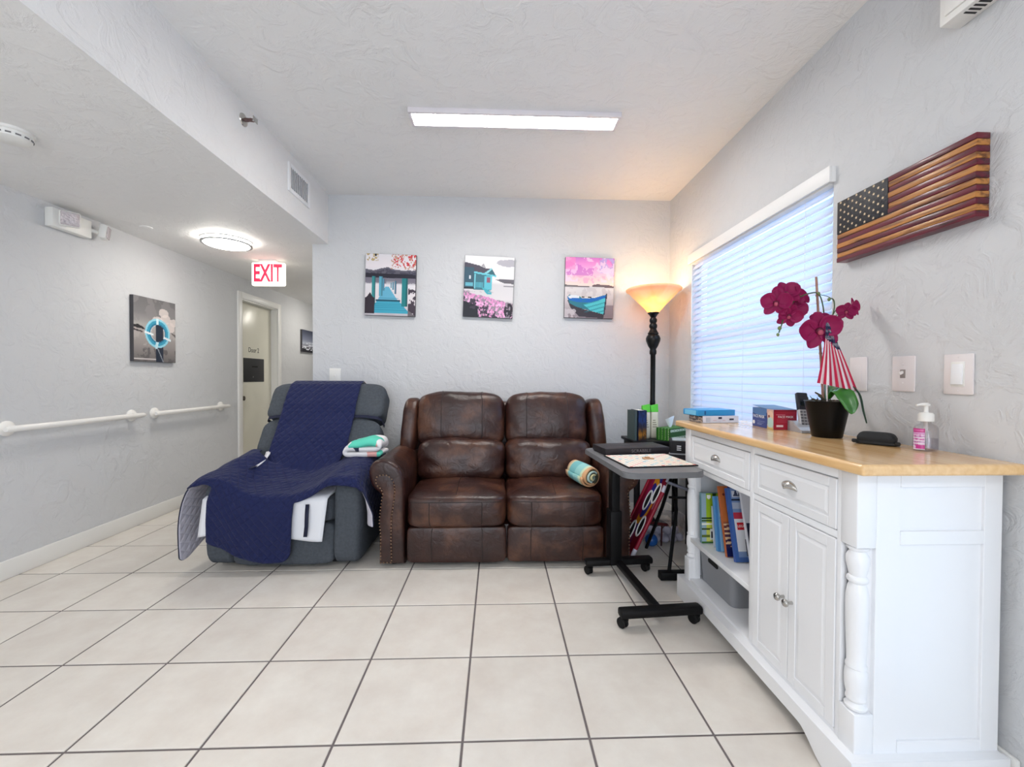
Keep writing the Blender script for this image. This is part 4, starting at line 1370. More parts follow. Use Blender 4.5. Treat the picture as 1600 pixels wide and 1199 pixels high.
# ------------------------------------------------------------------ overbed table
M_lam = mat('grey_laminate', (112, 113, 116), .38, bump=.04, bscale=120, var=.05, vscale=20)
TR = R(4.5)
tb = thing('overbed_table', 'rolling overbed table with grey top and black H base', 'table', (.785, 2.35, 0), TR)
MT = Matrix.Translation((.785, 2.345, 0)) @ Matrix.Rotation(TR, 4, 'Z')
b = B()
poly = []
hx, hy, rr = .205, .365, .06
for cx, cy, a0 in ((hx - rr, -hy + rr, -90), (hx - rr, hy - rr, 0), (-hx + rr, hy - rr, 90), (-hx + rr, -hy + rr, 180)):
    for k in range(7):
        a = R(a0 + 15 * k); poly.append((cx + rr * math.cos(a), cy + rr * math.sin(a)))
va = [b.verts.new(MT @ Vector((x, y, .744))) for x, y in poly]; vb = [b.verts.new(MT @ Vector((x, y, .772))) for x, y in poly]
b.faces.new(va[::-1]); top = b.faces.new(vb)
for i in range(len(poly)):
    b.faces.new((va[i], va[(i + 1) % len(poly)], vb[(i + 1) % len(poly)], vb[i]))
bmesh.ops.bevel(b, geom=list(top.edges), offset=.005, segments=2, affect='EDGES')
obj('tabletop', b, M_lam, tb, smooth=40)


def tpart(name, lo, hi, m=M_black, bev=.004, par=None):
    return boxpart(name, lo, hi, m, par or tb, bev, MT)


tpart('column', (-.055, .235, .07), (-.005, .305, .745))
tpart('column_sleeve', (-.065, .225, .07), (.005, .315, .40))
tpart('support_plate', (-.12, -.20, .728), (.10, .33, .744))
tpart('long_bar', (-.028, -.285, .062), (.012, .255, .092))
tpart('cross_bar', (-.215, .235, .058), (.215, .295, .098), bev=.012)
tpart('cross_bar', (-.212, -.335, .058), (.208, -.275, .098), bev=.012)
for x in (-.185, .185):
    for y in (.265, -.305):
        c = MT @ Vector((x, y, 0))
        b = B(); add_tube(b, [(c.x, c.y, .045), (c.x, c.y, .062)], .008, 8)
        add_box(b, (-.017, -.014, .034), (.017, .026, .052), .006, 2, Matrix.Translation(c) @ Matrix.Rotation(TR + .5, 4, 'Z'))
        cs = obj('caster', b, M_blackp, tb)
        b = B()
        Mw = Matrix.Translation((c.x, c.y, .0262)) @ Matrix.Rotation(TR + .5, 4, 'Z') @ Matrix.Translation((0, .012, 0)) @ Matrix.Rotation(PI / 2, 4, 'Y')
        for s_ in (-1, 1):
            add_lathe(b, [(0, s_ * .011 - .007), (.020, s_ * .011 - .007), (.0255, s_ * .011 - .003), (.0255, s_ * .011 + .003), (.020, s_ * .011 + .007), (0, s_ * .011 + .007)], (0, 0, 0), 20, None)
        b.transform(Mw)
        obj('wheel', b, M_blackp, cs)

# board game box and board
M_boxdk = mat('black_box_card', (26, 23, 27), .5, spec=.3)
MG = Matrix.Translation((.812, 2.545, .7722)) @ Matrix.Rotation(R(9), 4, 'Z')
t = thing('game_box', 'flat black board game box lying on the overbed table', 'game box', (.812, 2.545, .7722))
boxpart('base', (-.200, -.095, 0), (.200, .095, .036), M_boxdk, t, .002, MG)
boxpart('lid', (-.2035, -.0985, .007), (.2035, .0985, .040), mat('black_box_lid', (40, 36, 40), .45, spec=.3), t, .002, MG)
text_part('lettering', 'SCRABBLE', .026, MG @ basis((.02, -.0992, .022), (1, 0, 0), (0, 0, 1)), mat('grey_ink', (104, 98, 102), .5), t, sx=1.05)
P = Pic(60, 60)
P.a[:] = (226, 214, 196)
g = np.random.default_rng(5)
for i in range(15):
    for j in range(15):
        c = (226, 214, 198)
        a_, b_ = min(i, 14 - i), min(j, 14 - j)
        if a_ == b_ and 1 <= a_ <= 4: c = (232, 168, 160)
        elif (a_, b_) in ((0, 0), (0, 7), (7, 0)): c = (214, 112, 104)
        elif (a_, b_) in ((0, 3), (3, 0), (2, 6), (6, 2), (3, 7), (7, 3), (6, 6)): c = (160, 204, 210)
        elif a_ == b_ == 5 or (a_, b_) in ((1, 5), (5, 1)): c = (110, 176, 196)
        P.a[i * 4:(i + 1) * 4, j * 4:(j + 1) * 4] = c
        P.a[i * 4, j * 4:(j + 1) * 4] = (246, 238, 226); P.a[i * 4:(i + 1) * 4, j * 4] = (246, 238, 226)
MB_ = Matrix.Translation((.822, 2.265, .7722)) @ Matrix.Rotation(R(7), 4, 'Z')
t = thing('game_board', 'open word game board with a colour-squared grid on the overbed table', 'game board', (.822, 2.265, .7722))
boxpart('board', (-.190, -.165, 0), (.190, .165, .006), M_boxdk, t, .001, MB_)
print_obj('print', P, MB_ @ Matrix.Translation((0, 0, .0066)), .366, .318, M_print, t)
M_wood = mat('letter_tile_wood', (196, 152, 112), .5)
tm = None
for k, (x, y, a, z) in enumerate(((-.012, .0, 0, 0), (.009, .002, 5, 0), (.030, -.002, -4, 0), (-.002, .022, 8, 0), (.020, .024, -6, 0), (.008, .010, 14, .0052))):
    if tm is None:
        b = B(); add_box(b, (-.0095, -.0095, 0), (.0095, .0095, .005), .0008, 1); tm = bpy.data.meshes.new('letter_tile'); b.to_mesh(tm); b.free(); tm.materials.append(M_wood)
    o = bpy.data.objects.new('letter_tile', tm); COL.objects.link(o); q = MB_ @ Vector((x, y + .02, .0072 + z)); o.location = q; o.rotation_euler = (0, 0, R(7 + a))
    tag(o, 'small wooden letter tile in the cluster at the middle of the game board', 'letter tile', 'letter tiles on the game board')

# ------------------------------------------------------------------ floor lamp
LX, LY = 1.285, 3.455
lz = lambda z: z
t = thing('floor_lamp', 'black torchiere floor lamp with lit amber glass bowl in the corner', 'lamp', (LX, LY, 0))
M_lampm = mat('lamp_black', (9, 8, 8), .35, spec=.3)
b = B(); add_lathe(b, [(0, 0), (.135, 0), (.135, .012), (.12, .022), (.06, .034), (.03, .05), (.018, .07), (0, .07)], (LX, LY, 0), 36); obj('base', b, M_lampm, t)
zz = lambda py: 1.2238 + (588.0 - py) * LY / 662.0
b = B()
add_lathe(b, [(.016, .05), (.016, zz(632)), (.022, zz(630)), (.022, zz(626)), (.020, zz(622)), (.0205, zz(552)), (.028, zz(550)), (.028, zz(546)), (.024, zz(543)), (.040, zz(538)), (.056, zz(530)), (.058, zz(526)),
              (.050, zz(522)), (.040, zz(520)), (.044, zz(518)), (.034, zz(515)), (.024, zz(511)), (.032, zz(508)), (.032, zz(505)), (.022, zz(502)), (.030, zz(499)), (.030, zz(496)), (.020, zz(493)), (.032, zz(489)), (.046, zz(486.5)), (.044, zz(485)), (0, zz(485))], (LX, LY, 0), 28)
obj('pole', b, M_lampm, t, smooth=50)
M_amber = bpy.data.materials.new('amber_glass'); M_amber.use_nodes = True
N = M_amber.node_tree.nodes; L = M_amber.node_tree.links; p = N['Principled BSDF']
p.inputs['Roughness'].default_value = .3
tc = N.new('ShaderNodeTexCoord'); nn = N.new('ShaderNodeTexNoise'); nn.inputs['Scale'].default_value = 6; nn.inputs['Detail'].default_value = 5; nn.inputs['Distortion'].default_value = 1.5
L.new(tc.outputs['Object'], nn.inputs['Vector'])
rp = N.new('ShaderNodeValToRGB'); rp.color_ramp.elements[0].color = lin(240, 212, 180) + (1,); rp.color_ramp.elements[1].color = lin(250, 236, 222) + (1,)
rp.color_ramp.elements[0].position = .35; rp.color_ramp.elements[1].position = .65
L.new(nn.outputs['Fac'], rp.inputs['Fac']); L.new(rp.outputs['Color'], p.inputs['Base Color'])
tr = N.new('ShaderNodeBsdfTranslucent'); tr.inputs[0].default_value = lin(255, 218, 174) + (1,)
mx = N.new('ShaderNodeMixShader'); mx.inputs[0].default_value = .34
L.new(p.outputs[0], mx.inputs[1]); L.new(tr.outputs[0], mx.inputs[2])
tp_ = N.new('ShaderNodeBsdfTransparent'); tp_.inputs[0].default_value = lin(255, 226, 180) + (1,); m2 = N.new('ShaderNodeMixShader'); m2.inputs[0].default_value = .14
L.new(mx.outputs[0], m2.inputs[1]); L.new(tp_.outputs[0], m2.inputs[2]); L.new(m2.outputs[0], N['Material Output'].inputs[0])
b = B()
outer = [(.044, zz(485)), (.075, zz(478)), (.115, zz(470)), (.155, zz(462)), (.185, zz(456)), (.205, zz(452.5)), (.219, zz(451)), (.222, zz(449)), (.217, zz(448))]
inner = [(r - .006, z + .004) for r, z in outer[:-1]][::-1]
add_lathe(b, outer + [(.212, zz(448.5))] + inner, (LX, LY, 0), 56, cap=False)
obj('shade', b, M_amber, t, smooth=70)
M_bulb = mat('lamp_bulb', (255, 230, 170), .4, emit=(255, 214, 130), estr=16.0)
b = B(); add_lathe(b, [(.0, zz(486)), (.016, zz(484)), (.018, zz(481)), (.030, zz(475)), (.036, zz(469)), (.030, zz(462)), (.015, zz(459)), (0, zz(458.5))], (LX, LY, 0), 20, cap=False)
obj('bulb', b, M_bulb, t)
pd = bpy.data.lights.new('floor_lamp_light', 'POINT'); pd.energy = 1.1; pd.color = (1.0, .78, .58); pd.shadow_soft_size = .04
po_ = bpy.data.objects.new('floor_lamp_light', pd); COL.objects.link(po_); po_.location = (LX, LY, zz(455))

# ------------------------------------------------------------------ corner side table and what stands on it
M_blackw = mat('black_wood', (14, 13, 15), .45, spec=.25)
t = thing('side_table', 'small black side table in the corner behind the overbed table', 'side table', (1.215, 3.17, 0))
boxpart('tabletop', (.985, 3.015, .742), (1.445, 3.325, .764), M_blackw, t, .003)
b = B()
for lo, hi in (((1.005, 3.03, .67), (1.425, 3.045, .742)), ((1.005, 3.295, .67), (1.425, 3.31, .742)), ((1.005, 3.045, .67), (1.02, 3.295, .742)), ((1.41, 3.045, .67), (1.425, 3.295, .742))):
    add_box(b, lo, hi, .001)
obj('apron', b, M_blackw, t)
for x in (1.005, 1.39):
    for y in (3.03, 3.275):
        boxpart('leg', (x, y, 0), (x + .035, y + .035, .67), M_blackw, t, .002)

# two upright books at the left of the side table
P = Pic(24, 50)
P.grad([(0, (22, 44, 96)), (.35, (28, 52, 108)), (.55, (46, 44, 62)), (.7, (120, 78, 34)), (.82, (168, 112, 40)), (1, (60, 38, 24))]); P.put((P.nz(6, 61) > .55).astype(float), (24, 26, 40), .6)


def upright_book(label, x0, x1, y0, y1, z0, h, cm, rz, pic=None, tilt=0):
    t = thing('book', label, 'book', ((x0 + x1) / 2, (y0 + y1) / 2, z0), 0, 'books on the side table')
    M = Matrix.Translation(((x0 + x1) / 2, (y0 + y1) / 2, z0)) @ Matrix.Rotation(rz, 4, 'Z') @ Matrix.Rotation(tilt, 4, 'Y')
    w, d = (x1 - x0) / 2, (y1 - y0) / 2
    b = B(); add_box(b, (-w, -d, 0), (-w + .002, d, h), 0, 1, M); add_box(b, (w - .002, -d, 0), (w, d, h), 0, 1, M); add_box(b, (-w, -d, 0), (w, -d + .002, h), 0, 1, M)
    obj('cover', b, cm, t)
    boxpart('pages', (-w + .002, -d + .002, .003), (w - .002, d - .004, h - .003), mat('book_pages', (236, 230, 216), .8), t, 0, M)
    if pic is not None:
        print_obj('print', pic, M @ basis((0, -d - .0006, h / 2), (1, 0, 0), (0, 0, 1)), 2 * w - .002, h - .004, M_gloss, t)
    return t


upright_book('tall dark blue and amber box-like book at the front of the side table', 1.025, 1.088, 3.045, 3.19, .764, .222, mat('navy_cover', (24, 36, 72), .4), .05, P)
upright_book('thin cream-edged book standing left of the dark blue one', 1.000, 1.018, 3.05, 3.20, .764, .218, mat('grey_green_cover', (70, 84, 84), .45), .05)

# two cream cartons with green tops
M_cream = mat('cream_carton', (226, 218, 196), .5); M_greenp = mat('green_foil', (84, 190, 40), .4)


def carton(x, y, label, h=.205):
    t = thing('cream_carton', label, 'carton', (x, y, .764), 0, 'cream cartons by the lamp')
    b = B(); add_cushion(b, (x - .028, y - .022, .764), (x + .028, y + .022, .764 + h), 7, 8, None); obj('carton', b, M_cream, t, smooth=60)
    b = B()
    z = .764 + h - .004
    pts = [(-.028, -.02), (.028, -.02), (.03, .02), (-.03, .02)]
    lo = [b.verts.new((x + a * .95, y + c, z)) for a, c in pts]; hi = [b.verts.new((x + a * 1.05, y + c * .3 + (.004 if a > 0 else 0), z + .048 + (.012 if a > 0 else 0))) for a, c in pts]
    b.faces.new(hi)
    for i in range(4): b.faces.new((lo[i], lo[(i + 1) % 4], hi[(i + 1) % 4], hi[i]))
    obj('crimped_top', b, M_greenp, t, smooth=0)

    b = B()
    for k in range(4):
        add_box(b, (x - .018 + .002 * (k % 2), y - .0228, .764 + h * (.42 + .08 * k)), (x + .016 - .004 * k, y - .0218, .764 + h * (.45 + .08 * k)))
    s_ = obj('printed_lines', b, mat('taupe_ink', (150, 138, 116), .6), t); s_['kind'] = 'stuff'
    return t


carton(1.128, 3.17, 'cream carton with green crimped top, next to the dark blue book')
carton(1.194, 3.18, 'cream carton with green crimped top, in front of the lamp pole')

# tissue box
t = thing('tissue_box', 'green patterned tissue box with white tissue on the side table', 'tissue box', (1.30, 3.12, .764))
MTs = Matrix.Translation((1.31, 3.125, .7642)) @ Matrix.Rotation(R(36), 4, 'Z')
M_green = mat('tissue_green', (52, 112, 40), .45); M_dkgreen = mat('tissue_dark_green', (26, 74, 40), .45)
P1 = Pic(60, 30); P1.a[:] = (30, 92, 44)
P1.put((np.abs(P1.Y - .2 - .07 * np.sin(P1.X * 56)) < .035).astype(float), (220, 232, 214)); P1.put((np.abs(P1.Y - .2 + .07 * np.sin(P1.X * 56)) < .035).astype(float), (220, 232, 214))
P1.put((np.abs(P1.Y - .8 - .07 * np.sin(P1.X * 56)) < .035).astype(float), (220, 232, 214)); P1.put((np.abs(P1.Y - .8 + .07 * np.sin(P1.X * 56)) < .035).astype(float), (220, 232, 214))
P2 = Pic(44, 40); P2.a[:] = (58, 122, 36); P2.put((np.sin(P2.X * 2 * PI * 4.5) > .2).astype(float), (34, 92, 30)); P2.put(((np.abs(np.sin(P2.X * PI * 4.5)) < .22) & (np.sin(P2.Y * 44) > -.2)).astype(float), (206, 226, 178))
boxpart('box', (-.115, -.058, 0), (.115, .058, .092), M_green, t, .002, MTs)
print_obj('print', P1, MTs @ basis((0, -.0587, .046), (1, 0, 0), (0, 0, 1)), .228, .09, M_gloss, t)
print_obj('print', P2, MTs @ basis((-.1157, 0, .046), (0, -1, 0), (0, 0, 1)), .114, .09, M_gloss, t)
b = B()
rows = []
for i in range(9):
    v = i / 8; row = []
    for j in range(13):
        u = j / 12; a = 2 * PI * u
        r = .010 + .038 * v ** .8
        row.append(b.verts.new(MTs @ Vector((-.02 + r * 1.0 * math.cos(a) * (1 + .2 * math.sin(3 * a)), r * .42 * math.sin(a) * (1 + .4 * math.cos(2 * a)), .090 + .075 * v + .012 * v * math.cos(a + .6)))))
    rows.append(row)
for i in range(8):
    for j in range(12): b.faces.new((rows[i][j], rows[i][j + 1], rows[i + 1][j + 1], rows[i + 1][j]))
obj('tissue', b, mat('tissue_white', (246, 246, 248), .9), t, smooth=70)

# black folding tray stand with two black boxes on it
t = thing('tray_stand', 'black crossed-leg folding tray stand between overbed table and sideboard', 'tray stand', (1.22, 2.75, 0))
boxpart('tray', (1.058, 2.575, .648), (1.445, 2.965, .668), M_blackw, t, .004)
for x in (1.045, 1.37):
    b = B(); add_tube(b, [(x, 2.515, .05), (x + .13, 2.72, .36), (x + .17 if x < 1.2 else x + .05, 2.92, .648)], .011, 8); obj('leg', b, M_black, t)
    b = B(); add_tube(b, [(x + .03, 2.99, .0), (x + .06, 2.78, .36), (x + .06, 2.60, .648)], .011, 8); obj('leg', b, M_black, t)
boxpart('foot_bar', (.985, 2.49, .006), (1.42, 2.54, .052), M_black, t, .004)
b = B(); add_tube(b, [(1.085, 2.64, .56), (1.42, 2.60, .44)], .010, 8); obj('brace', b, mat('grey_metal', (150, 152, 166), .35, .6), t)
b = B(); add_tube(b, [(1.10, 2.66, .46), (1.42, 2.62, .46)], .008, 8); obj('brace', b, M_black, t)
MR = Matrix.Translation((1.078, 2.61, 0)) @ Matrix.Rotation(R(-21), 4, 'Z')
t = thing('storage_box', 'black storage box with white print, upper of two by the sideboard', 'box', (1.20, 2.66, .752), 0, 'black boxes on the tray stand')
boxpart('box', (.004, .004, .7525), (.30, .17, .828), M_boxdk, t, .003, MR)
b = B()
for k in range(3): add_box(b, (.045, .0025, .772 + .012 * k), (.07, .0042, .777 + .012 * k), 0, 1, MR)
s_ = obj('printed_lines', b, M_ink_white, t); s_['kind'] = 'stuff'
boxpart('lid_highlight', (.02, .02, .8282), (.28, .15, .832), mat('grey_highlight', (150, 156, 154), .7), t, 0, MR)  # grey sheet paints the highlight on the black box top
t = thing('storage_box', 'black storage box under the printed one on the tray stand', 'box', (1.20, 2.66, .668), 0, 'black boxes on the tray stand')
boxpart('box', (.002, .002, .6682), (.31, .18, .745), M_boxdk, t, .003, MR)
boxpart('lid', (0, 0, .745), (.312, .182, .7522), mat('pale_lid', (150, 150, 156), .5), t, .001, MR)

# toss game board leaning in the gap
M_redt = mat('red_tube', (150, 12, 44), .4); M_whitej = mat('white_joint', (214, 214, 230), .4)
A0 = Vector((.893, 2.74, .050)); A1 = Vector((1.150, 2.755, .575)); BD = Vector((0, .27, 0))
u = (A1 - A0); ul = u.length; ud = u.normalized()
t = thing('toss_game', 'red and blue toss game board with round holes, leaning beside the loveseat', 'toy', A0)
nrm = ud.cross(BD.normalized()).normalized()       # faces left and up
if nrm.x > 0: nrm = -nrm
b = B(); add_tube(b, [A0 + ud * .04, A1 - ud * .12], .013, 12); obj('frame_tube', b, M_redt, t)
b = B(); add_tube(b, [A0 + BD + ud * .04, A1 + BD - ud * .04], .013, 12); obj('frame_tube', b, M_redt, t)
b = B(); add_tube(b, [A0 + BD * .06, A0 + BD * .94], .013, 12); obj('frame_tube', b, M_redt, t)
b = B(); add_tube(b, [A1 + BD * .06, A1 + BD * .94], .013, 12); obj('frame_tube', b, M_redt, t)
for q in (A0, A1, A0 + BD, A1 + BD):
    s_ = 1 if (q - A0).dot(ud) < .1 else -1
    b = B(); add_tube(b, [q, q + ud * s_ * .05], .0145, 12); obj('joint', b, M_whitej, t)
b = B(); add_tube(b, [A1 - ud * .12, A1 - ud * .075], .0145, 12); obj('joint', b, M_whitej, t)
P = Pic(90, 96)
P.a[:] = (134, 12, 42)
P.put(((P.X + .12 * np.sin(P.Y * 6) > .30) & (P.X < .62)).astype(float), (40, 40, 130)); P.put((np.abs(P.X - .62 - .1 * np.sin(P.Y * 5)) < .10).astype(float), (150, 22, 70))
holes = ((.22, .25), (.52, .38), (.22, .68), (.62, .80))
rr = np.sqrt(((P.X - .52) / 1.1) ** 2 + ((P.Y - .38)) ** 2); P.put(((rr > .23) & (rr < .31) & (P.X < .66)).astype(float), (226, 150, 28))
for cx, cy in holes:
    rr = np.sqrt((P.X - cx) ** 2 + ((P.Y - cy) * 1.08) ** 2)
    P.put((rr < .135).astype(float), (226, 222, 226)); P.put((rr < .115).astype(float), (8, 8, 12))
P.rect(.07, .30, .12, .44, (220, 214, 222), .6)
Mp = basis(A0 + u / 2 + BD / 2 + nrm * .004, BD.normalized(), ud)
if (Mp.to_3x3() @ Vector((0, 0, 1))).dot(nrm) < 0:
    Mp = basis(A0 + u / 2 + BD / 2 + nrm * .004, -BD.normalized(), ud); P.a = P.a[:, ::-1].copy()
b = B(); add_box(b, (-.13, -ul / 2 + .01, -.006), (.13, ul / 2 - .01, -.001), 0, 1, Mp); obj('panel', b, mat('panel_back', (60, 20, 60), .7), t)
print_obj('print', P, Mp, .26, ul - .02, M_print, t)
# holes: white rims
hx_ = [(c if (Mp.to_3x3() @ Vector((1, 0, 0))).dot(BD) > 0 else 1 - c, d) for c, d in holes]
for cx, cy in hx_:
    b = B(); ring = []
    for k in range(28):
        a = 2 * PI * k / 28; ring.append(Mp @ Vector(((cx - .5) * .26 + .034 * math.cos(a), (.5 - cy) * (ul - .02) + .072 * math.sin(a), .003)))
    add_tube(b, ring, .0045, 6, closed=True); obj('hole_rim', b, M_ink_white, t)

# bag of white balls and a blue ball
M_ball = mat('white_ball', (206, 204, 222), .45)
bm_ = None
spots = [(1.13, 3.02, .031), (1.19, 3.00, .031), (1.25, 2.985, .031), (1.31, 2.99, .031), (1.37, 3.01, .031), (1.16, 3.07, .031), (1.225, 3.06, .031), (1.29, 3.05, .031), (1.35, 3.07, .031),
         (1.16, 3.03, .082), (1.22, 3.02, .080), (1.28, 3.02, .081), (1.34, 3.03, .082)]
for k, (x, y, z) in enumerate(spots):
    y += .10
    if bm_ is None:
        b = B(); bmesh.ops.create_icosphere(b, subdivisions=3, radius=.0295); bm_ = bpy.data.meshes.new('ball'); b.to_mesh(bm_); b.free(); bm_.materials.append(M_ball); bm_.shade_smooth()
    o = bpy.data.objects.new('ball', bm_); COL.objects.link(o); o.location = (x, y, z)
    tag(o, 'small white plastic ball in the clear bag on the floor', 'ball', 'white balls in the clear bag')
b = B(); bmesh.ops.create_icosphere(b, subdivisions=3, radius=.045); bmesh.ops.translate(b, vec=(1.125, 3.025, .045), verts=b.verts)
tag(obj('ball', b, mat('blue_ball', (30, 92, 170), .35), loc=(1.125, 3.025, .045), smooth=60), 'blue ball on the floor left of the bag of white balls', 'ball')


def bagfn(q, w):
    d = .022 * nz(w, 16, 3) + .012 * nz(w, 34, 8)
    return w + Vector(q).normalized() * d


b = B(); add_cushion(b, (1.085, 3.055, .004), (1.42, 3.245, .215), 3, 20, bagfn)
tag(obj('plastic_bag', b, M_bag, loc=(1.25, 3.15, 0), smooth=40), 'clear plastic bag holding white balls on the floor under the tray stand', 'bag')
t = thing('bar', 'dark red flat paddle in front of the clear bag', 'toy', (1.17, 2.985, .15))  # taken as a flat bar; the rod under it is added
b = B(); add_box(b, (-.085, -.005, -.010), (.075, .005, .010), .003, 2, Matrix.Translation((1.165, 3.015, .168)) @ Matrix.Rotation(R(9), 4, 'Y')); obj('handle', b, mat('dark_red', (96, 14, 26), .45), t)
b = B(); add_tube(b, [(1.20, 3.03, .0), (1.20, 3.02, .17)], .006, 8); obj('stick', b, mat('dark_red_stick', (70, 16, 26), .5), t)

# ------------------------------------------------------------------ sideboard
M_butcher = bpy.data.materials.new('butcher_block'); M_butcher.use_nodes = True
N = M_butcher.node_tree.nodes; L = M_butcher.node_tree.links; p = N['Principled BSDF']
p.inputs['Roughness'].default_value = .2; p.inputs['Coat Weight'].default_value = .4; p.inputs['Coat Roughness'].default_value = .12
geo = N.new('ShaderNodeNewGeometry'); mp = N.new('ShaderNodeMapping'); mp.inputs['Scale'].default_value = (34, 2.2, 34); L.new(geo.outputs['Position'], mp.inputs[0])
n1 = N.new('ShaderNodeTexNoise'); n1.inputs['Scale'].default_value = 1.6; n1.inputs['Detail'].default_value = 6; L.new(mp.outputs[0], n1.inputs['Vector'])
oi = N.new('ShaderNodeObjectInfo')
ad = N.new('ShaderNodeMath'); ad.operation = 'MULTIPLY_ADD'; ad.inputs[1].default_value = .30; L.new(oi.outputs['Random'], ad.inputs[0]); L.new(n1.outputs['Fac'], ad.inputs[2])
rp = N.new('ShaderNodeValToRGB'); rp.color_ramp.elements[0].position = .3; rp.color_ramp.elements[0].color = lin(214, 166, 108) + (1,); rp.color_ramp.elements[1].position = .95; rp.color_ramp.elements[1].color = lin(242, 204, 150) + (1,)
L.new(ad.outputs[0], rp.inputs['Fac']); L.new(rp.outputs['Color'], p.inputs['Base Color'])

CX0, CX1 = 1.052, 1.495      # face plane and back
CY0, CY1 = 1.195, 2.325      # near end and far end
ZT, ZU = .982, .950          # top and underside of the counter
sb = thing('sideboard', 'white sideboard with butcher block top, turned corner posts and cup pulls', 'sideboard', ((CX0 + CX1) / 2, (CY0 + CY1) / 2, 0))
TXa, TXb, TYa, TYb = 1.018, 1.505, 1.140, 2.385
# countertop: staves side by side under one rounded edge
cnt = boxpart('countertop', (TXa, TYa, ZU), (TXb, TYb, ZT - .0006), M_butcher, sb, .009, seg=4)
g = np.random.default_rng(3)
ns = 11
for k in range(ns):
    x0 = TXa + .010 + (TXb - TXa - .020) * k / ns; x1 = TXa + .010 + (TXb - TXa - .020) * (k + 1) / ns
    cuts = [TYa + .010] + sorted(g.uniform(TYa + .15, TYb - .15, 2).tolist()) + [TYb - .010]
    for a_, c_ in zip(cuts, cuts[1:]):
        if c_ - a_ > .01:
            boxpart('stave', (x0 + .0002, a_ + .0002, ZT - .0022), (x1 - .0002, c_ - .0002, ZT), M_butcher, cnt)


def sp_(name, lo, hi, bev=.002, par=None, m=None):
    return boxpart(name, lo, hi, m or M_white, par or sb, bev)


PXa = CX0 + .062     # panels start behind the posts
# near end: frame with two recessed panels
b = B()
for lo, hi in (((CX0 + .0600, CY0 + .001, .105), (PXa + .070, CY0 + .022, ZU)), ((CX1 - .055, CY0, .105), (CX1, CY0 + .022, ZU)), ((PXa + .070, CY0, .905), (CX1 - .055, CY0 + .022, ZU)), ((PXa + .070, CY0, .735), (CX1 - .055, CY0 + .022, .775)), ((PXa + .070, CY0, .105), (CX1 - .055, CY0 + .022, .150))):
    add_box(b, lo, hi, .0012, 1)
obj('end_frame', b, M_white, sb)
sp_('end_panel', (PXa + .066, CY0 + .008, .771), (CX1 - .051, CY0 + .018, .909), .0)
sp_('end_panel', (PXa + .066, CY0 + .008, .146), (CX1 - .051, CY0 + .018, .739), .0)
sp_('far_panel', (PXa - .012, CY1 - .022, .105), (CX1, CY1, ZU))
sp_('back_panel', (CX1 - .012, CY0 + .022, .105), (CX1 - .002, CY1 - .022, ZU), 0)
sp_('bottom_shelf', (CX0 + .006, CY0 + .05, .105), (CX1 - .012, CY1 - .022, .128))
YD0, YD1 = 1.695, 1.722      # upright between doors and open shelves
sp_('divider', (CX0 + .002, YD0, .128), (CX1 - .012, YD1, ZU - .002))
sp_('shelf', (CX0 + .010, YD1, .325), (CX1 - .012, CY1 - .022, .350))
YP0, YP1 = CY0 + .072, CY1 - .062   # between the posts
sp_('top_rail', (CX0 + .003, YP0, .915), (CX0 + .022, YP1, ZU))
sp_('middle_rail', (CX0 + .003, YP0, .728), (CX0 + .022, YP1, .752))
sp_('drawer_floor', (CX0 + .022, YD1, .728), (CX1 - .012, CY1 - .022, .736), 0)
sp_('side_stile', (CX0 + .034, CY0 + .014, .105), (CX0 + .075, YP0 + .006, ZU), .001)
sp_('side_stile', (CX0 + .003, CY0 + .0585, .117), (CX0 + .024, YP0 + .003, ZU - .001), .001)
sp_('post_back', (CX0 + .03, YP1 - .002, .105), (CX0 + .06, YP1 + .042, ZU), .001)


def post(y):
    b = B(); h = .0295
    xc = CX0 + .030
    add_box(b, (xc - h, y - h, .725), (xc + h, y + h, ZU), .003)
    add_box(b, (xc - h, y - h, .105), (xc + h, y + h, .232), .003)
    pr = [(.012, .23), (.027, .236), (.029, .244), (.022, .252), (.020, .256), (.026, .262), (.026, .268), (.0235, .274), (.0285, .30), (.0295, .33), (.0275, .348), (.022, .356), (.027, .360), (.027, .366), (.0235, .372),
          (.0245, .40), (.027, .47), (.0285, .54), (.028, .575), (.0245, .600), (.020, .612), (.026, .618), (.0275, .624), (.026, .630), (.021, .636), (.0245, .650), (.0290, .675), (.0285, .693), (.022, .706), (.021, .710), (.028, .716), (.028, .722), (.012, .728)]
    add_lathe(b, pr, (xc, y, 0), 26)
    return obj('post', b, M_white, sb, smooth=50)


post(CY0 + .0295); post(CY1 - .0295)


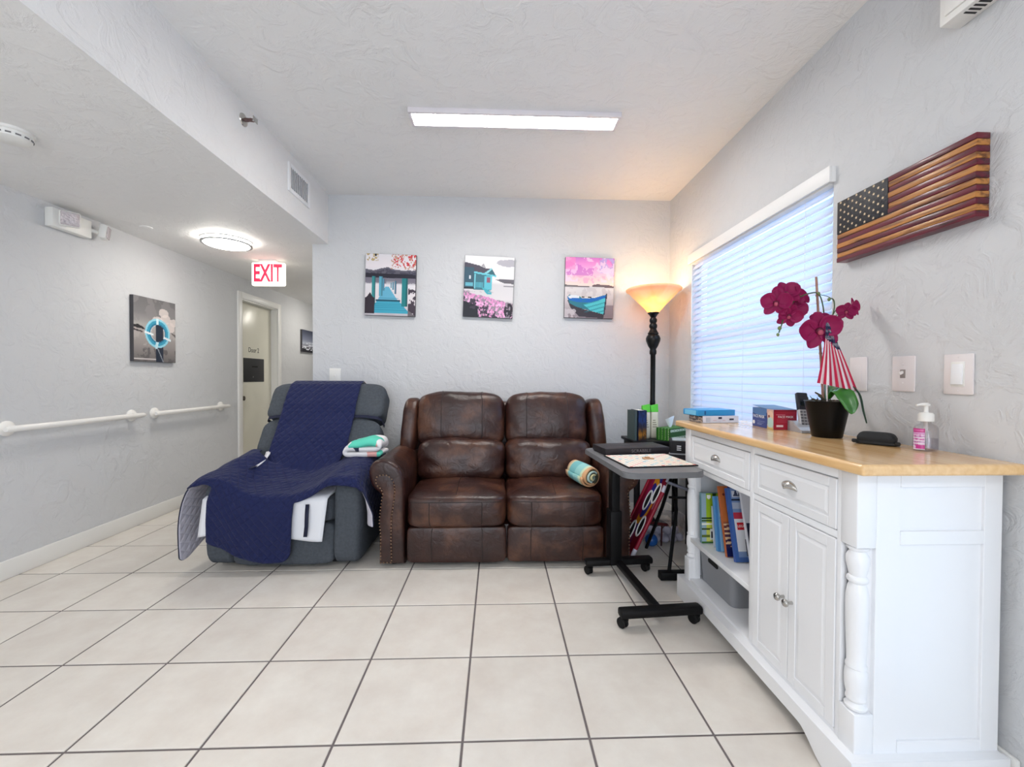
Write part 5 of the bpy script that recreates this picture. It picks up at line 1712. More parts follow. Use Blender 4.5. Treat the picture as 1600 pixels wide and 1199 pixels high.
def raised_front(name, y0, y1, z0, z1, mw, pw_=.012):
    """door or drawer front with a moulded raised panel"""
    x = CX0 - .001
    b = B(); add_box(b, (x + .004, y0, z0), (x + .020, y1, z1), .002)
    d = obj(name, b, M_white, sb)
    b = B()
    ya, yb_, za, zb = y0 + mw, y1 - mw, z0 + mw, z1 - mw
    # frame ring proud, groove, raised field
    for lo, hi in (((x, y0, z0), (x + .005, ya, z1)), ((x, yb_, z0), (x + .005, y1, z1)), ((x, ya, z0), (x + .005, yb_, za)), ((x, ya, zb), (x + .005, yb_, z1))):
        add_box(b, lo, hi, .0016, 1)
    obj('front_frame', b, M_white, d)
    b = B(); r = .009
    lo = [(x + .0045, ya + .002, za + .002), (x + .0045, yb_ - .002, za + .002), (x + .0045, yb_ - .002, zb - .002), (x + .0045, ya + .002, zb - .002)]
    hi = [(x + .0005, ya + .002 + r * 1.6, za + .002 + r * 1.6), (x + .0005, yb_ - .002 - r * 1.6, za + .002 + r * 1.6), (x + .0005, yb_ - .002 - r * 1.6, zb - .002 - r * 1.6), (x + .0005, ya + .002 + r * 1.6, zb - .002 - r * 1.6)]
    A = [b.verts.new(q) for q in lo]; C = [b.verts.new(q) for q in hi]
    b.faces.new(C)
    for i in range(4): b.faces.new((A[i], A[(i + 1) % 4], C[(i + 1) % 4], C[i]))
    bmesh.ops.recalc_face_normals(b, faces=b.faces)
    if b.faces[0].normal.x > 0: bmesh.ops.reverse_faces(b, faces=b.faces)
    obj('raised_panel', b, M_white, d, smooth=0)
    return d


def cup_pull(par, y, z):
    b = B(); n, m = 18, 8
    rows = []
    for i in range(m + 1):
        ph = PI / 2 * i / m
        row = []
        for j in range(n + 1):
            th = PI * j / n
            yy = .040 * math.cos(th) * math.cos(ph * .98); zz_ = .030 * math.sin(th) * math.cos(ph * .98); xx = .024 * math.sin(ph) * math.sin(th) ** .5 if 0 < j < n else 0
            row.append(b.verts.new((CX0 - .0012 - xx, y + yy, z - .012 + zz_)))
        rows.append(row)
    for i in range(m):
        for j in range(n):
            b.faces.new((rows[i][j], rows[i + 1][j], rows[i + 1][j + 1], rows[i][j + 1]))
    o = obj('cup_pull', b, M_chrome, par, smooth=70); md = o.modifiers.new('thick', 'SOLIDIFY'); md.thickness = .003
    return o


dr = raised_front('drawer', YD1 + .004, YP1 - .004, .755, .912, .030); cup_pull(dr, (YD1 + YP1) / 2 + .0, .838)
dr = raised_front('drawer', YP0 + .004, YD0 - .004, .755, .912, .030); cup_pull(dr, (YP0 + YD0) / 2, .838)
ymid = (YP0 + YD0) / 2
MXn = Matrix.Rotation(-PI / 2, 3, 'Y')
for (ya, yb_, ky) in ((YP0 + .004, ymid - .0015, ymid - .022), (ymid + .0015, YD0 - .004, ymid + .022)):
    d = raised_front('door', ya, yb_, .134, .725, .036)
    b = B(); add_lathe(b, [(.006, 0), (.005, .012), (.009, .018), (.013, .022), (.014, .027), (.011, .032), (0, .034)], (CX0 - .001, ky, .425), 18, MXn)
    obj('knob', b, M_chrome, d, smooth=50)
# plinth with bracket-shaped cut-outs
px0 = CX0 - .030


def plinth_poly(a, c, foot=.17, h=.115, lift=.062):
    pts = [(a, h), (a, 0), (a + foot * .55, 0)]
    pts += [(a + foot * .55 + foot * .75 * t, lift * (.5 - .5 * math.cos(PI * t))) for t in [k / 8 for k in range(1, 9)]]
    pts += [(c - foot * .55 - foot * .75 * t, lift * (.5 - .5 * math.cos(PI * t))) for t in [k / 8 for k in range(8, 0, -1)]]
    pts += [(c - foot * .55, 0), (c, 0), (c, h)]
    return pts


b = B(); add_prism(b, plinth_poly(CY0 - .028, CY1 + .022), px0, px0 + .022, 'x'); obj('plinth', b, M_white, sb)
b = B(); add_prism(b, plinth_poly(px0 + .022, CX1 + .005, .10), CY0 - .028, CY0 - .008, 'y'); obj('plinth', b, M_white, sb)
b = B(); add_prism(b, plinth_poly(px0 + .022, CX1 + .005, .10), CY1 + .002, CY1 + .022, 'y'); obj('plinth', b, M_white, sb)
sp_('plinth_top', (px0 + .002, CY0 - .026, .100), (CX1 + .004, CY1 + .020, .116), .004)

# books on the open shelf
def shelf_book(label, y0, y1, depth, h, cm, tilt, prints=None, xf=1.085, zb=.3505):
    """spine faces the room (-x); y0 far side"""
    yc = (y0 + y1) / 2
    t = thing('book', label, 'book', (xf, yc, zb), 0, 'books on the sideboard shelf')
    w = abs(y1 - y0) / 2
    M = Matrix.Translation((xf, yc + w, zb)) @ Matrix.Rotation(tilt, 4, 'X') @ Matrix.Translation((0, -w, 0))
    b = B()
    add_box(b, (0, -w, 0), (depth, -w + .002, h), 0, 1, M); add_box(b, (0, w - .002, 0), (depth, w, h), 0, 1, M); add_box(b, (0, -w + .002, 0), (.002, w - .002, h), 0, 1, M)
    obj('cover', b, cm, t)
    boxpart('pages', (.002, -w + .002, .002), (depth - .003, w - .002, h - .003), M_pages, t, 0, M)
    if prints is not None:
        for pc, face in prints:
            if face == 'spine':
                print_obj('print', pc, M @ basis((-.0006, 0, h / 2), (0, -1, 0), (0, 0, 1)), 2 * w - .001, h - .002, M_gloss, t)
            else:     # cover that looks toward the camera (-y)
                print_obj('print', pc, M @ basis((depth / 2, -w - .0006, h / 2), (1, 0, 0), (0, 0, 1)), depth - .002, h - .002, M_gloss, t)
    return t, M, w


M_pages = mat('paper_pages', (232, 228, 216), .85)
# green activity book with its face to the camera at the far end
P = Pic(40, 60); P.grad([(0, (150, 184, 40)), (.45, (162, 194, 44)), (.6, (200, 210, 70)), (1, (214, 214, 120))])
P.rect(0, 0, .12, 1, (150, 176, 190)); P.rect(.0, .48, 1, .52, (30, 60, 20)); P.rect(0, .54, 1, .56, (50, 80, 20)); P.rect(0, .6, 1, .64, (236, 236, 220)); P.rect(0, .70, 1, .74, (60, 76, 30)); P.rect(0, .84, 1, .88, (90, 110, 40))
P.rect(.22, .72, .50, .94, (244, 244, 244))
for k in range(7): P.rect(.25 + .034 * k, .76, .25 + .034 * k + (.010 if k % 3 else .022), .90, (30, 30, 30))
P.ell(.2, .07, .06, .04, (244, 244, 240)); P.poly([(.3, .0), (.4, .0), (.36, .16), (.29, .14)], (40, 70, 30)); P.rect(0, .97, 1, 1, (60, 110, 40))
shelf_book('lime green activity book with white barcode, farthest on the sideboard shelf', 2.205, 2.185, .20, .262, mat('cover_teal_grey', (110, 150, 160), .4), R(-3), [(P, 'cover')], xf=1.082)
shelf_book('thin pale white book between the green and light blue books', 2.142, 2.130, .17, .205, mat('cover_pale', (206, 212, 226), .4), R(-8), None, xf=1.122)
P = Pic(60, 60); P.a[:] = (136, 186, 226); P.rect(0, 0, .06, 1, (70, 130, 190)); P.poly([(.12, .14), (.2, .05), (.3, .12), (.26, .24), (.16, .26)], (24, 28, 56)); P.ell(.21, .46, .06, .05, (190, 40, 90)); P.rect(.28, .62, .36, .68, (30, 40, 50)); P.rect(.24, .70, .46, .92, (150, 190, 50)); P.rect(.10, .30, .3, .36, (196, 222, 240))
shelf_book('light blue picture book leaning beside the pale white one', 2.092, 2.072, .21, .268, mat('cover_light_blue', (96, 160, 214), .4), R(-10), [(P, 'cover')], xf=1.110)
P = Pic(60, 80); P.grad([(0, (186, 104, 56)), (.5, (190, 108, 58)), (.55, (110, 60, 60)), (1, (28, 36, 96))])
P.put(((P.Y > .54) & (P.Y < .86) & (np.sin(P.Y * 95 + P.X * 5) > .2)).astype(float), (224, 190, 150)); P.rect(0, .87, 1, 1, (22, 30, 84)); P.ell(.08, .12, .03, .015, (90, 30, 30)); P.rect(.2, 0, 1, .5, (60, 50, 120))
shelf_book('tall orange and navy striped book leaning on the shelf', 2.020, 2.002, .21, .335, mat('cover_orange', (190, 104, 58), .4), R(-15), [(P, 'cover')], xf=1.118)
P = Pic(80, 80); P.a[:] = (120, 146, 190); P.rect(0, 0, .07, 1, (66, 106, 176)); P.rect(.1, .04, .4, .12, (214, 218, 228)); P.poly([(.12, .11), (.2, .02), (.24, .1), (.3, .02), (.34, .11)], (50, 60, 90)); P.rect(.07, .15, 1, .17, (20, 26, 50)); P.rect(.07, .2, 1, .29, (176, 186, 206)); P.rect(.07, .34, 1, .43, (190, 50, 72)); P.rect(.07, .43, 1, .86, (228, 230, 236)); P.rect(.12, .47, .34, .58, (200, 26, 40)); P.rect(.26, .70, .36, .92, (40, 40, 56)); P.rect(.07, .94, 1, 1, (66, 100, 164))
t, M, w = shelf_book('blue and white leaning book with a small red square logo on its cover', 1.962, 1.942, .215, .340, mat('cover_blue', (60, 96, 170), .4), R(-16), [(P, 'cover')], xf=1.128)
text_part('lettering', 'LEGO', .016, M @ basis((.23 * .213 + .0010, -w - .0010, .340 * .475), (1, 0, 0), (0, 0, 1)), M_ink_white, t, ext=.0003)
P = Pic(60, 60); P.a[:] = (222, 224, 232); P.rect(.02, .45, .3, .75, (30, 34, 60)); P.rect(0, .8, 1, 1, (40, 56, 120))
shelf_book('white and dark blue book nearest the door, leaning on its neighbours', 1.918, 1.902, .18, .345, mat('cover_white', (222, 224, 230), .4), R(-17), [(P, 'cover')], xf=1.178)

# grey bin on the bottom shelf
M_bin = mat('grey_plastic', (140, 142, 147), .55, bump=.15, bscale=260)
t = thing('storage_bin', 'grey plastic storage bin with slot handle on the sideboard bottom shelf', 'bin', (1.25, 2.06, .128))
b = B()
x0, x1, y0, y1, z0, z1 = 1.108, 1.40, 1.945, 2.285, .1282, .312


def rrect(x0, x1, y0, y1, r, z, n=5):
    out = []
    for cx, cy, a0 in ((x1 - r, y0 + r, -90), (x1 - r, y1 - r, 0), (x0 + r, y1 - r, 90), (x0 + r, y0 + r, 180)):
        for k in range(n + 1):
            a = R(a0 + 90 * k / n); out.append((cx + r * math.cos(a), cy + r * math.sin(a), z))
    return out


tp = .014
rings = [rrect(x0 + tp, x1 - tp, y0 + tp, y1 - tp, .03, z0), rrect(x0, x1, y0, y1, .035, z1 - .004), rrect(x0 - .002, x1 + .002, y0 - .002, y1 + .002, .036, z1), rrect(x0 + .004, x1 - .004, y0 + .004, y1 - .004, .032, z1), rrect(x0 + tp + .004, x1 - tp - .004, y0 + tp + .004, y1 - tp - .004, .028, z0 + .004)]
rv = [[b.verts.new(q) for q in rg] for rg in rings]
for a_, c_ in zip(rv, rv[1:]):
    for i in range(len(a_)): b.faces.new((a_[i], a_[(i + 1) % len(a_)], c_[(i + 1) % len(a_)], c_[i]))
b.faces.new(rv[0][::-1]); b.faces.new(rv[-1])
obj('body', b, M_bin, t, smooth=40)
b = B()
hp = []
for k in range(20):
    a = 2 * PI * k / 20; hp.append((2.12 + (.038 if math.cos(a) > 0 else -.038) + .010 * math.cos(a), .272 + .011 * math.sin(a)))
add_prism(b, hp, x0 + .0002, x0 + .004, 'x'); bmesh.ops.transform(b, matrix=Matrix.Translation((-.0012, 0, 0)), verts=b.verts)
obj('handle_slot', b, mat('slot_shadow', (8, 8, 9), .9), t)

# ------------------------------------------------------------------ on the counter
# boxes at the far end
M_blueb = mat('blue_card', (46, 146, 206), .4); M_whiteb = mat('white_card', (226, 226, 236), .5)
P = Pic(80, 16); P.a[:] = (226, 226, 238); P.rect(.08, .2, .2, .85, (196, 200, 212)); P.rect(.42, .15, .52, .45, (60, 60, 84)); P.rect(.74, .4, .86, .65, (60, 56, 76)); P.rect(.28, .6, .38, .7, (214, 170, 180)); P.rect(.55, .6, .62, .7, (214, 170, 180))
t = thing('flat_box', 'flat white printed box under the blue one at the counter end', 'box', (1.20, 2.30, ZT), 0, 'flat boxes at the counter end')
Mq = Matrix.Translation((1.195, 2.295, ZT + .0004)) @ Matrix.Rotation(R(6), 4, 'Z')
boxpart('box', (-.105, -.065, 0), (.105, .065, .038), M_whiteb, t, .002, Mq)
print_obj('print', P, Mq @ basis((.0, -.0657, .019), (1, 0, 0), (0, 0, 1)), .206, .035, M_gloss, t)
P = Pic(20, 16); P.a[:] = (96, 90, 96); P.put((P.nz(5, 71) > .5).astype(float), (196, 180, 170)); P.rect(0, 0, 1, .12, (40, 44, 60))
print_obj('print', P, Mq @ basis((-.1057, 0, .019), (0, -1, 0), (0, 0, 1)), .128, .035, M_gloss, t)
t = thing('flat_box', 'flat bright blue box on top of the white one at the counter end', 'box', (1.17, 2.30, ZT + .039), 0, 'flat boxes at the counter end')
Mq = Matrix.Translation((1.170, 2.300, ZT + .0388)) @ Matrix.Rotation(R(9), 4, 'Z')
boxpart('box', (-.112, -.068, 0), (.112, .068, .032), M_blueb, t, .003, Mq)
boxpart('end_label', (-.1135, -.05, .004), (-.112, .05, .028), mat('pale_blue_label', (120, 190, 226), .4), t, 0, Mq)
boxpart('end_label', (-.075, -.0690, .006), (-.066, -.068, .026), mat('dark_blue_label', (30, 84, 140), .4), t, 0, Mq)

# face mask box
P = Pic(110, 60); P.a[:] = (44, 62, 132); P.rect(0, 0, 1, .16, (96, 130, 170)); P.put((P.Y < .30 + .12 * np.sin(P.X * 3)).astype(float), (86, 118, 166)); P.put(((P.Y > .28 + .10 * np.sin(P.X * 3)) & (P.Y < .36 + .10 * np.sin(P.X * 3))).astype(float), (30, 46, 108))
P.ell(.07, .78, .06, .1, (232, 232, 236)); 
for k in range(3): P.rect(.25, .68 + .08 * k, .62 - .08 * k, .70 + .08 * k, (140, 156, 196))
P.rect(.70, .0, 1, 1, (206, 170, 156)); P.ell(.86, .5, .16, .42, (226, 190, 164)); P.ell(.86, .68, .14, .28, (176, 206, 204)); P.ell(.80, .36, .05, .07, (140, 78, 50)); P.rect(.72, .92, 1, 1, (206, 180, 110)); P.poly([(.66, .2), (.72, .2), (.74, .6), (.72, 1), (.66, 1), (.70, .6)], (40, 56, 120))
P2 = Pic(60, 60); P2.a[:] = (166, 26, 52); P2.put((P2.Y < .1).astype(float), (140, 20, 44)); P2.rect(.12, .76, .42, .87, (236, 210, 214)); P2.rect(.1, .24, .5, .26, (206, 120, 136))
for k in range(3): P2.rect(.14, .48 + .07 * k, .8 - .1 * k, .495 + .07 * k, (190, 80, 100))
t = thing('mask_box', 'two-tone blue and red face mask box on the wooden counter', 'box', (1.345, 2.02, ZT))
Mq = Matrix.Translation((1.352, 2.022, ZT + .0004)) @ Matrix.Rotation(R(-4), 4, 'Z')
hw, hd, hh = .053, .092, .094
boxpart('box', (-hw, -hd, 0), (hw, hd, hh), mat('mask_box_card', (92, 108, 140), .5), t, .0015, Mq)
print_obj('print', P, Mq @ basis((-hw - .0006, 0, hh / 2), (0, -1, 0), (0, 0, 1)), 2 * hd - .001, hh - .001, M_gloss, t)
print_obj('print', P2, Mq @ basis((0, -hd - .0006, hh / 2), (1, 0, 0), (0, 0, 1)), 2 * hw - .001, hh - .001, M_gloss, t)
text_part('lettering', 'FACE MASK', .021, Mq @ basis((-hw - .0009, .034, .052), (0, -1, 0), (0, 0, 1)), M_ink_white, t, ext=.0002, sx=.95)
text_part('lettering', 'FACE MASK', .0145, Mq @ basis((.002, -hd - .0009, .060), (1, 0, 0), (0, 0, 1)), M_ink_white, t, ext=.0002, sx=.95)
b = B(); 
q4 = [Mq @ Vector(v) for v in ((-hw, -hd * .2, hh + .001), (hw, -hd, hh + .001), (hw, hd, hh + .012), (-hw, hd, hh + .012))]
b.faces.new([b.verts.new(v) for v in q4]); o = obj('lid_flap', b, mat('flap_blue', (70, 104, 140), .5), t, smooth=0); o.modifiers.new('thick', 'SOLIDIFY').thickness = .0012

# cordless phone
M_silver = mat('silver_plastic', (190, 191, 196), .35, .3)
t = thing('cordless_phone', 'silver and black cordless phone in its cradle behind the plant pot', 'phone', (1.395, 1.90, ZT))
Mq = Matrix.Translation((1.392, 1.862, ZT + .0004)) @ Matrix.Rotation(R(-8), 4, 'Z')
b = B(); add_prism(b, [(-.055, 0), (.06, 0), (.06, .045), (.02, .045), (-.045, .014), (-.055, .010)], -.045, .045, 'x', 0); b.transform(Mq); obj('cradle', b, mat('phone_cradle', (168, 169, 173), .4, .1), t)
b = B(); add_prism(b, [(-.057, .003), (-.043, .017), (.005, .034), (.005, .030), (-.045, .012)], -.046, .046, 'x', 0); b.transform(Mq); obj('cradle_trim', b, M_silver, t)
Mh = Mq @ Matrix.Translation((0, -.010, .022)) @ Matrix.Rotation(R(-20), 4, 'X') @ Matrix.Rotation(R(3), 4, 'Y')
b = B(); add_box(b, (-.023, 0, 0), (.023, .022, .085), .006, 3, Mh); hs = obj('handset', b, M_silver, t)
b = B(); add_box(b, (-.0235, -.0005, .080), (.0235, .022, .165), .006, 3, Mh); obj('earpiece', b, mat('phone_dark', (28, 32, 44), .3), t)
b = B(); add_box(b, (-.015, -.0018, .098), (.015, .0, .132), .001, 1, Mh); obj('screen', b, mat('phone_screen', (16, 22, 40), .15), t)
for i in range(3):
    for j in range(5):
        b = B(); add_box(b, (-.0185 + .0135 * i, -.0016, .010 + .0142 * j), (-.0085 + .0135 * i, .0012, .0185 + .0142 * j), .0008, 1, Mh); obj('key', b, mat('key_grey', (110, 112, 120), .5) if (i, j) == (0, 0) else bpy.data.materials['key_grey'], hs)

# orchid in its black pot
OX, OY = 1.362, 1.700
M_pot = mat('black_ceramic', (7, 6, 6), .35, spec=.18)
og = thing('potted_orchid', 'magenta orchid with bamboo stake in a glossy black pot', 'plant', (OX, OY, ZT))
b = B(); add_lathe(b, [(0, 0), (.050, 0), (.053, .003), (.060, .045), (.070, .10), (.079, .143), (.081, .149), (.078, .150), (.070, .135), (0, .132)], (OX, OY, ZT + .0004), 40); obj('pot', b, M_pot, og, smooth=50)
M_moss = mat('dry_moss', (74, 68, 54), .95, var=.5, vscale=60)
b = B()
g = np.random.default_rng(9)
for k in range(150):
    a = g.uniform(0, 2 * PI); r = .066 * math.sqrt(g.random()); c = Vector((OX + r * math.cos(a), OY + r * math.sin(a), ZT + .136))
    d = Vector((g.normal(), g.normal(), abs(g.normal()) * .7)).normalized() * g.uniform(.012, .034)
    add_tube(b, [c, c + d * .5 + Vector((0, 0, .006)), c + d], [.0022, .002, .001], 4)
for px, pz in ((-.075, .185), (-.062, .172), (-.05, .165), (-.085, .16)):
    add_tube(b, [(OX - .03, OY - .02, ZT + .14), (OX + px * .7, OY - .03, ZT + pz - .012), (OX + px, OY - .03, ZT + pz)], [.005, .0045, .003], 5)
mo = obj('moss', b, M_moss, og, smooth=60); mo['kind'] = 'stuff'
b = B()
for k in range(6):
    a = g.uniform(0, 2 * PI); r = g.uniform(.02, .055); add_box(b, (-.012, -.007, -.004), (.012, .007, .004), .002, 1, Matrix.Translation((OX + r * math.cos(a), OY + r * math.sin(a), ZT + .146)) @ Matrix.Rotation(g.uniform(0, 3), 4, 'Z') @ Matrix.Rotation(g.uniform(-.6, .6), 4, 'X'))
bk = obj('bark', b, mat('bark_chips', (120, 108, 98), .9), og); bk['kind'] = 'stuff'


def wp(px, py, y=OY):
    """place on the plant, from measured offsets of the stem tips (metres)"""
    k = math.tan(math.atan((px - 800) / 662.26) + YAW); d = y * (math.cos(YAW) + k * math.sin(YAW))
    return Vector((k * y, y, 1.2238 + (591.0 - py) / 662.0 * d))


M_stake = mat('bamboo_stake', (166, 124, 108), .7, var=.25, vscale=30)
b = B()
sp4 = [wp(1287, 630), wp(1282, 560), wp(1277, 490), wp(1273, 433)]
add_tube(b, sp4, [.0052, .005, .0048, .0045], 10)
for q in (wp(1281.5, 552), wp(1275, 462), wp(1278.5, 505)): add_tube(b, [q - Vector((0, 0, .004)), q + Vector((0, 0, .004))], .0062, 10)
obj('stake', b, M_stake, og, smooth=60)
M_stem = mat('orchid_stem', (70, 92, 58), .5); M_stemb = mat('orchid_bud', (110, 128, 74), .5)


def curve_pts(P_, n=14):
    P_ = [Vector(q) for q in P_]; out = []
    for i in range(len(P_) - 1):
        p0 = P_[max(i - 1, 0)]; p1 = P_[i]; p2 = P_[i + 1]; p3 = P_[min(i + 2, len(P_) - 1)]
        for k in range(n // 2):
            t = k / (n // 2)
            out.append(.5 * ((2 * p1) + (p2 - p0) * t + (2 * p0 - 5 * p1 + 4 * p2 - p3) * t * t + (3 * p1 - p0 - 3 * p2 + p3) * t ** 3))
    out.append(P_[-1]); return out


for pts, r in (([wp(1290, 630, 1.69), wp(1288, 560, 1.69), wp(1287, 500, 1.69), wp(1279, 462, 1.69), wp(1262, 459, 1.69), wp(1240, 470, 1.69), wp(1226, 490, 1.69), wp(1220, 508, 1.68), wp(1216, 520, 1.68)], .0026),
               ([wp(1293, 632, 1.71), wp(1297, 560, 1.71), wp(1298, 505, 1.70), wp(1302, 480, 1.70), wp(1300, 468, 1.70), wp(1294, 467, 1.70)], .0024),
               ([wp(1300, 492, 1.70), wp(1306, 483, 1.70), wp(1316, 483, 1.70), wp(1326, 486, 1.69)], .0017), ([wp(1299, 498, 1.70), wp(1308, 491, 1.70), wp(1322, 489, 1.69)], .0015),
               ([wp(1277, 460, 1.69), wp(1290, 463, 1.70), wp(1296, 466, 1.70)], .0014)):
    b = B(); add_tube(b, curve_pts(pts), r, 7); obj('stem', b, M_stem, og, smooth=80)
for q, r in ((wp(1217, 513, 1.68), .0072), (wp(1214.5, 523, 1.68), .0058), (wp(1293.5, 468, 1.70), .0062), (wp(1277, 459, 1.685), .006)):
    b = B(); bmesh.ops.create_icosphere(b, subdivisions=2, radius=r); bmesh.ops.scale(b, vec=(1, 1, 1.25), verts=b.verts); bmesh.ops.translate(b, vec=q, verts=b.verts); obj('bud', b, M_stemb, og, smooth=80)
M_petal = translucent_mat('magenta_petal', (156, 0, 84), (190, 0, 104), .25, .6)
M_lip = mat('orchid_lip', (176, 70, 96), .5); M_core = mat('orchid_core', (92, 8, 46), .5)


def petal_bm(length, width, cup, back):
    b = B(); n, m = 8, 8; rows = []
    for i in range(n + 1):
        u = i / n
        wd = width * math.sin(PI * min(1, u * .93 + .05)) ** .62
        row = []
        for j in range(m + 1):
            v = -1 + 2 * j / m
            row.append(b.verts.new((wd / 2 * v, length * u, -back * u * u * length + cup * (v * v) * wd - .10 * length * math.sin(u * PI) + .0012 * math.sin(v * 7 + u * 5))))
        rows.append(row)
    for i in range(n):
        for j in range(m): b.faces.new((rows[i][j], rows[i][j + 1], rows[i + 1][j + 1], rows[i + 1][j]))
    return b


def flower(c, face, up, size, label=None):
    z = Vector(face).normalized(); x = Vector(up).cross(z).normalized(); y = z.cross(x)
    M = Matrix(((x.x, y.x, z.x, c[0]), (x.y, y.y, z.y, c[1]), (x.z, y.z, z.z, c[2]), (0, 0, 0, 1)))
    b = B(); bmesh.ops.create_icosphere(b, subdivisions=2, radius=size * .12); b.transform(M @ Matrix.Translation((0, 0, -.002)))
    f = obj('flower', b, M_core, og, smooth=80)
    for ang, ln, wd, bk in ((0, .95, .62, .1), (72, 1.0, .95, -.1), (-72, 1.0, .95, -.1), (140, .92, .58, .15), (-140, .92, .58, .15)):
        b = petal_bm(size * ln * .56, size * wd * .68, .18, bk)
        b.transform(M @ Matrix.Rotation(R(ang), 4, 'Z') @ Matrix.Translation((0, size * .04, 0)) @ Matrix.Rotation(R(12), 4, 'X'))
        o = obj('petal', b, M_petal, f, smooth=80); md = o.modifiers.new('thick', 'SOLIDIFY'); md.thickness = .0012
    b = B(); add_cushion(b, (-size * .075, -size * .13, .0), (size * .075, size * .04, size * .12), 2.4, 6); b.transform(M)
    obj('lip', b, M_lip, f, smooth=80)
    return f


flower(wp(1211, 474, 1.675), (-.50, -.8, -.1), (0.1, 0, 1), .100)
flower(wp(1226, 460, 1.700), (-.25, -.9, .35), (-.3, 0, 1), .098)
flower(wp(1246, 464, 1.725), (.50, -.7, .35), (.3, 0, 1), .104)
flower(wp(1240, 480, 1.705), (.1, -1, -.2), (.6, 0, .8), .092)
flower(wp(1231, 494, 1.672), (-.2, -.85, -.45), (.25, 0, 1), .085)
flower(wp(1279, 517, 1.655), (-.30, -.9, -.08), (-.25, 0, 1), .135)
flower(wp(1279, 499, 1.690), (-.5, -.7, .4), (0, 0, 1), .06)
flower(wp(1321, 487, 1.680), (-.6, -.75, .0), (.2, 0, 1), .064)
flower(wp(1332, 481, 1.690), (.5, -.8, .2), (-.2, 0, 1), .072)
M_leaf = mat('orchid_leaf', (46, 112, 30), .3, var=.25, vscale=30, coat=.2); M_leafd = mat('orchid_leaf_dark', (36, 70, 50), .4)


def leaf(path, widths, wdir, m, fold=.25):
    b = B(); P_ = curve_pts(path, 10); nn_ = len(P_); rows = []
    wdir = Vector(wdir).normalized()
    for i, q in enumerate(P_):
        t = i / (nn_ - 1); k = t * (len(widths) - 1); k0 = min(int(k), len(widths) - 2); w = widths[k0] + (widths[k0 + 1] - widths[k0]) * (k - k0)
        tg = (P_[min(i + 1, nn_ - 1)] - P_[max(i - 1, 0)]).normalized(); nr = tg.cross(wdir).normalized()
        rows.append([b.verts.new(q + wdir * w * v / 2 + nr * abs(v) * w * fold * .5) for v in (-1, -.6, -.25, 0, .25, .6, 1)])
    for a_, c_ in zip(rows, rows[1:]):
        for j in range(6): b.faces.new((a_[j], a_[j + 1], c_[j + 1], c_[j]))
    o = obj('leaf', b, m, og, smooth=70); md = o.modifiers.new('thick', 'SOLIDIFY'); md.thickness = .003
    return o


leaf([wp(1296, 624, 1.69), wp(1308, 610, 1.65), wp(1321, 618, 1.62), wp(1331, 635, 1.60), wp(1333, 646, 1.595)], [.022, .044, .062, .050, .012], (.80, -.25, .42), M_leaf, .2)
leaf([wp(1296, 622, 1.71), wp(1320, 602, 1.67), wp(1340, 614, 1.64), wp(1348, 642, 1.62), wp(1354, 661, 1.61)], [.016, .026, .026, .020, .006], (.5, .75, .1), M_leafd, .3)
leaf([wp(1292, 622, 1.72), wp(1300, 606, 1.76), wp(1316, 604, 1.80)], [.016, .040, .012], (.2, .7, .5), M_leaf, .2)

# small flag stuck in the pot
fg = thing('hand_flag', 'small cloth stick flag with red and white stripes in the orchid pot', 'flag', wp(1290, 630, 1.645))
b = B(); add_tube(b, [wp(1293, 633, 1.655), wp(1289, 500, 1.650)], .0024, 8); add_lathe(b, [(0, 0), (.0035, .002), (.0025, .009), (0, .012)], wp(1289, 500, 1.650), 8); obj('stick', b, mat('pale_stick', (214, 200, 196), .6), fg)
U, V = 66, 54
P = Pic(U, V)
P.a[:] = (228, 216, 222); P.put((np.floor(P.X * 13) % 2 == 0).astype(float), (196, 30, 74))
P.poly([(0, 0), (1, 0), (1, .42), (.75, .40), (.45, .30), (0, .24)], (26, 34, 72)); P.put(((P.Y < .24 + .16 * P.X) & (np.sin(P.X * 60 + np.floor(P.Y * 20) * PI) > .80) & (np.sin(P.Y * 60) > .2)).astype(float), (232, 228, 236))
b = B(); me = bpy.data.meshes.new('cloth')
co = []
for i in range(V + 1):
    v = i / V
    for j in range(U + 1):
        u = j / U
        # hangs from the stick: narrow at the top, spread at the hem
        xl = 1289 + (1 - 2 * 0) * 0 - 12.5 * max(0, (v - .12) / .88) ** 1.3; xr_ = 1292.5 + 48 * v ** .95
        py = 504 + (101 + (-7 * (1 - u) + 6 * u) * v) * v
        px = xl + (xr_ - xl) * u
        fold = .014 * math.sin(u * 2 * PI * 2.3 + .6) * v
        q = wp(px, py, 1.640 + fold - .012 * u * v)
        co.append(tuple(Vector(q) - Vector(fg.location)))
fc = [(i * (U + 1) + j, (i + 1) * (U + 1) + j, (i + 1) * (U + 1) + j + 1, i * (U + 1) + j + 1) for i in range(V) for j in range(U)]
b.free(); me.from_pydata(co, [], fc)
at = me.attributes.new('Col', 'FLOAT_COLOR', 'FACE'); c = np.clip(P.a, 0, 255) / 255; c = np.where(c <= .04045, c / 12.92, ((c + .055) / 1.055) ** 2.4).reshape(-1, 3)
at.data.foreach_set('color', np.concatenate([c, np.ones((len(c), 1))], 1).astype(np.float32).ravel()); me.materials.append(mat('flag_cloth', (255, 255, 255), .7, attr='Col')); me.shade_smooth()
o = bpy.data.objects.new('cloth', me); COL.objects.link(o); o.parent = fg

# glasses case
t = thing('glasses_case', 'black fabric glasses case lying on the counter', 'case', (1.388, 1.502, ZT))
Mq = Matrix.Translation((1.392, 1.502, ZT + .0004)) @ Matrix.Rotation(R(-50), 4, 'Z')
M_case = mat('black_case_cloth', (24, 25, 27), .75, bump=.3, bscale=420)


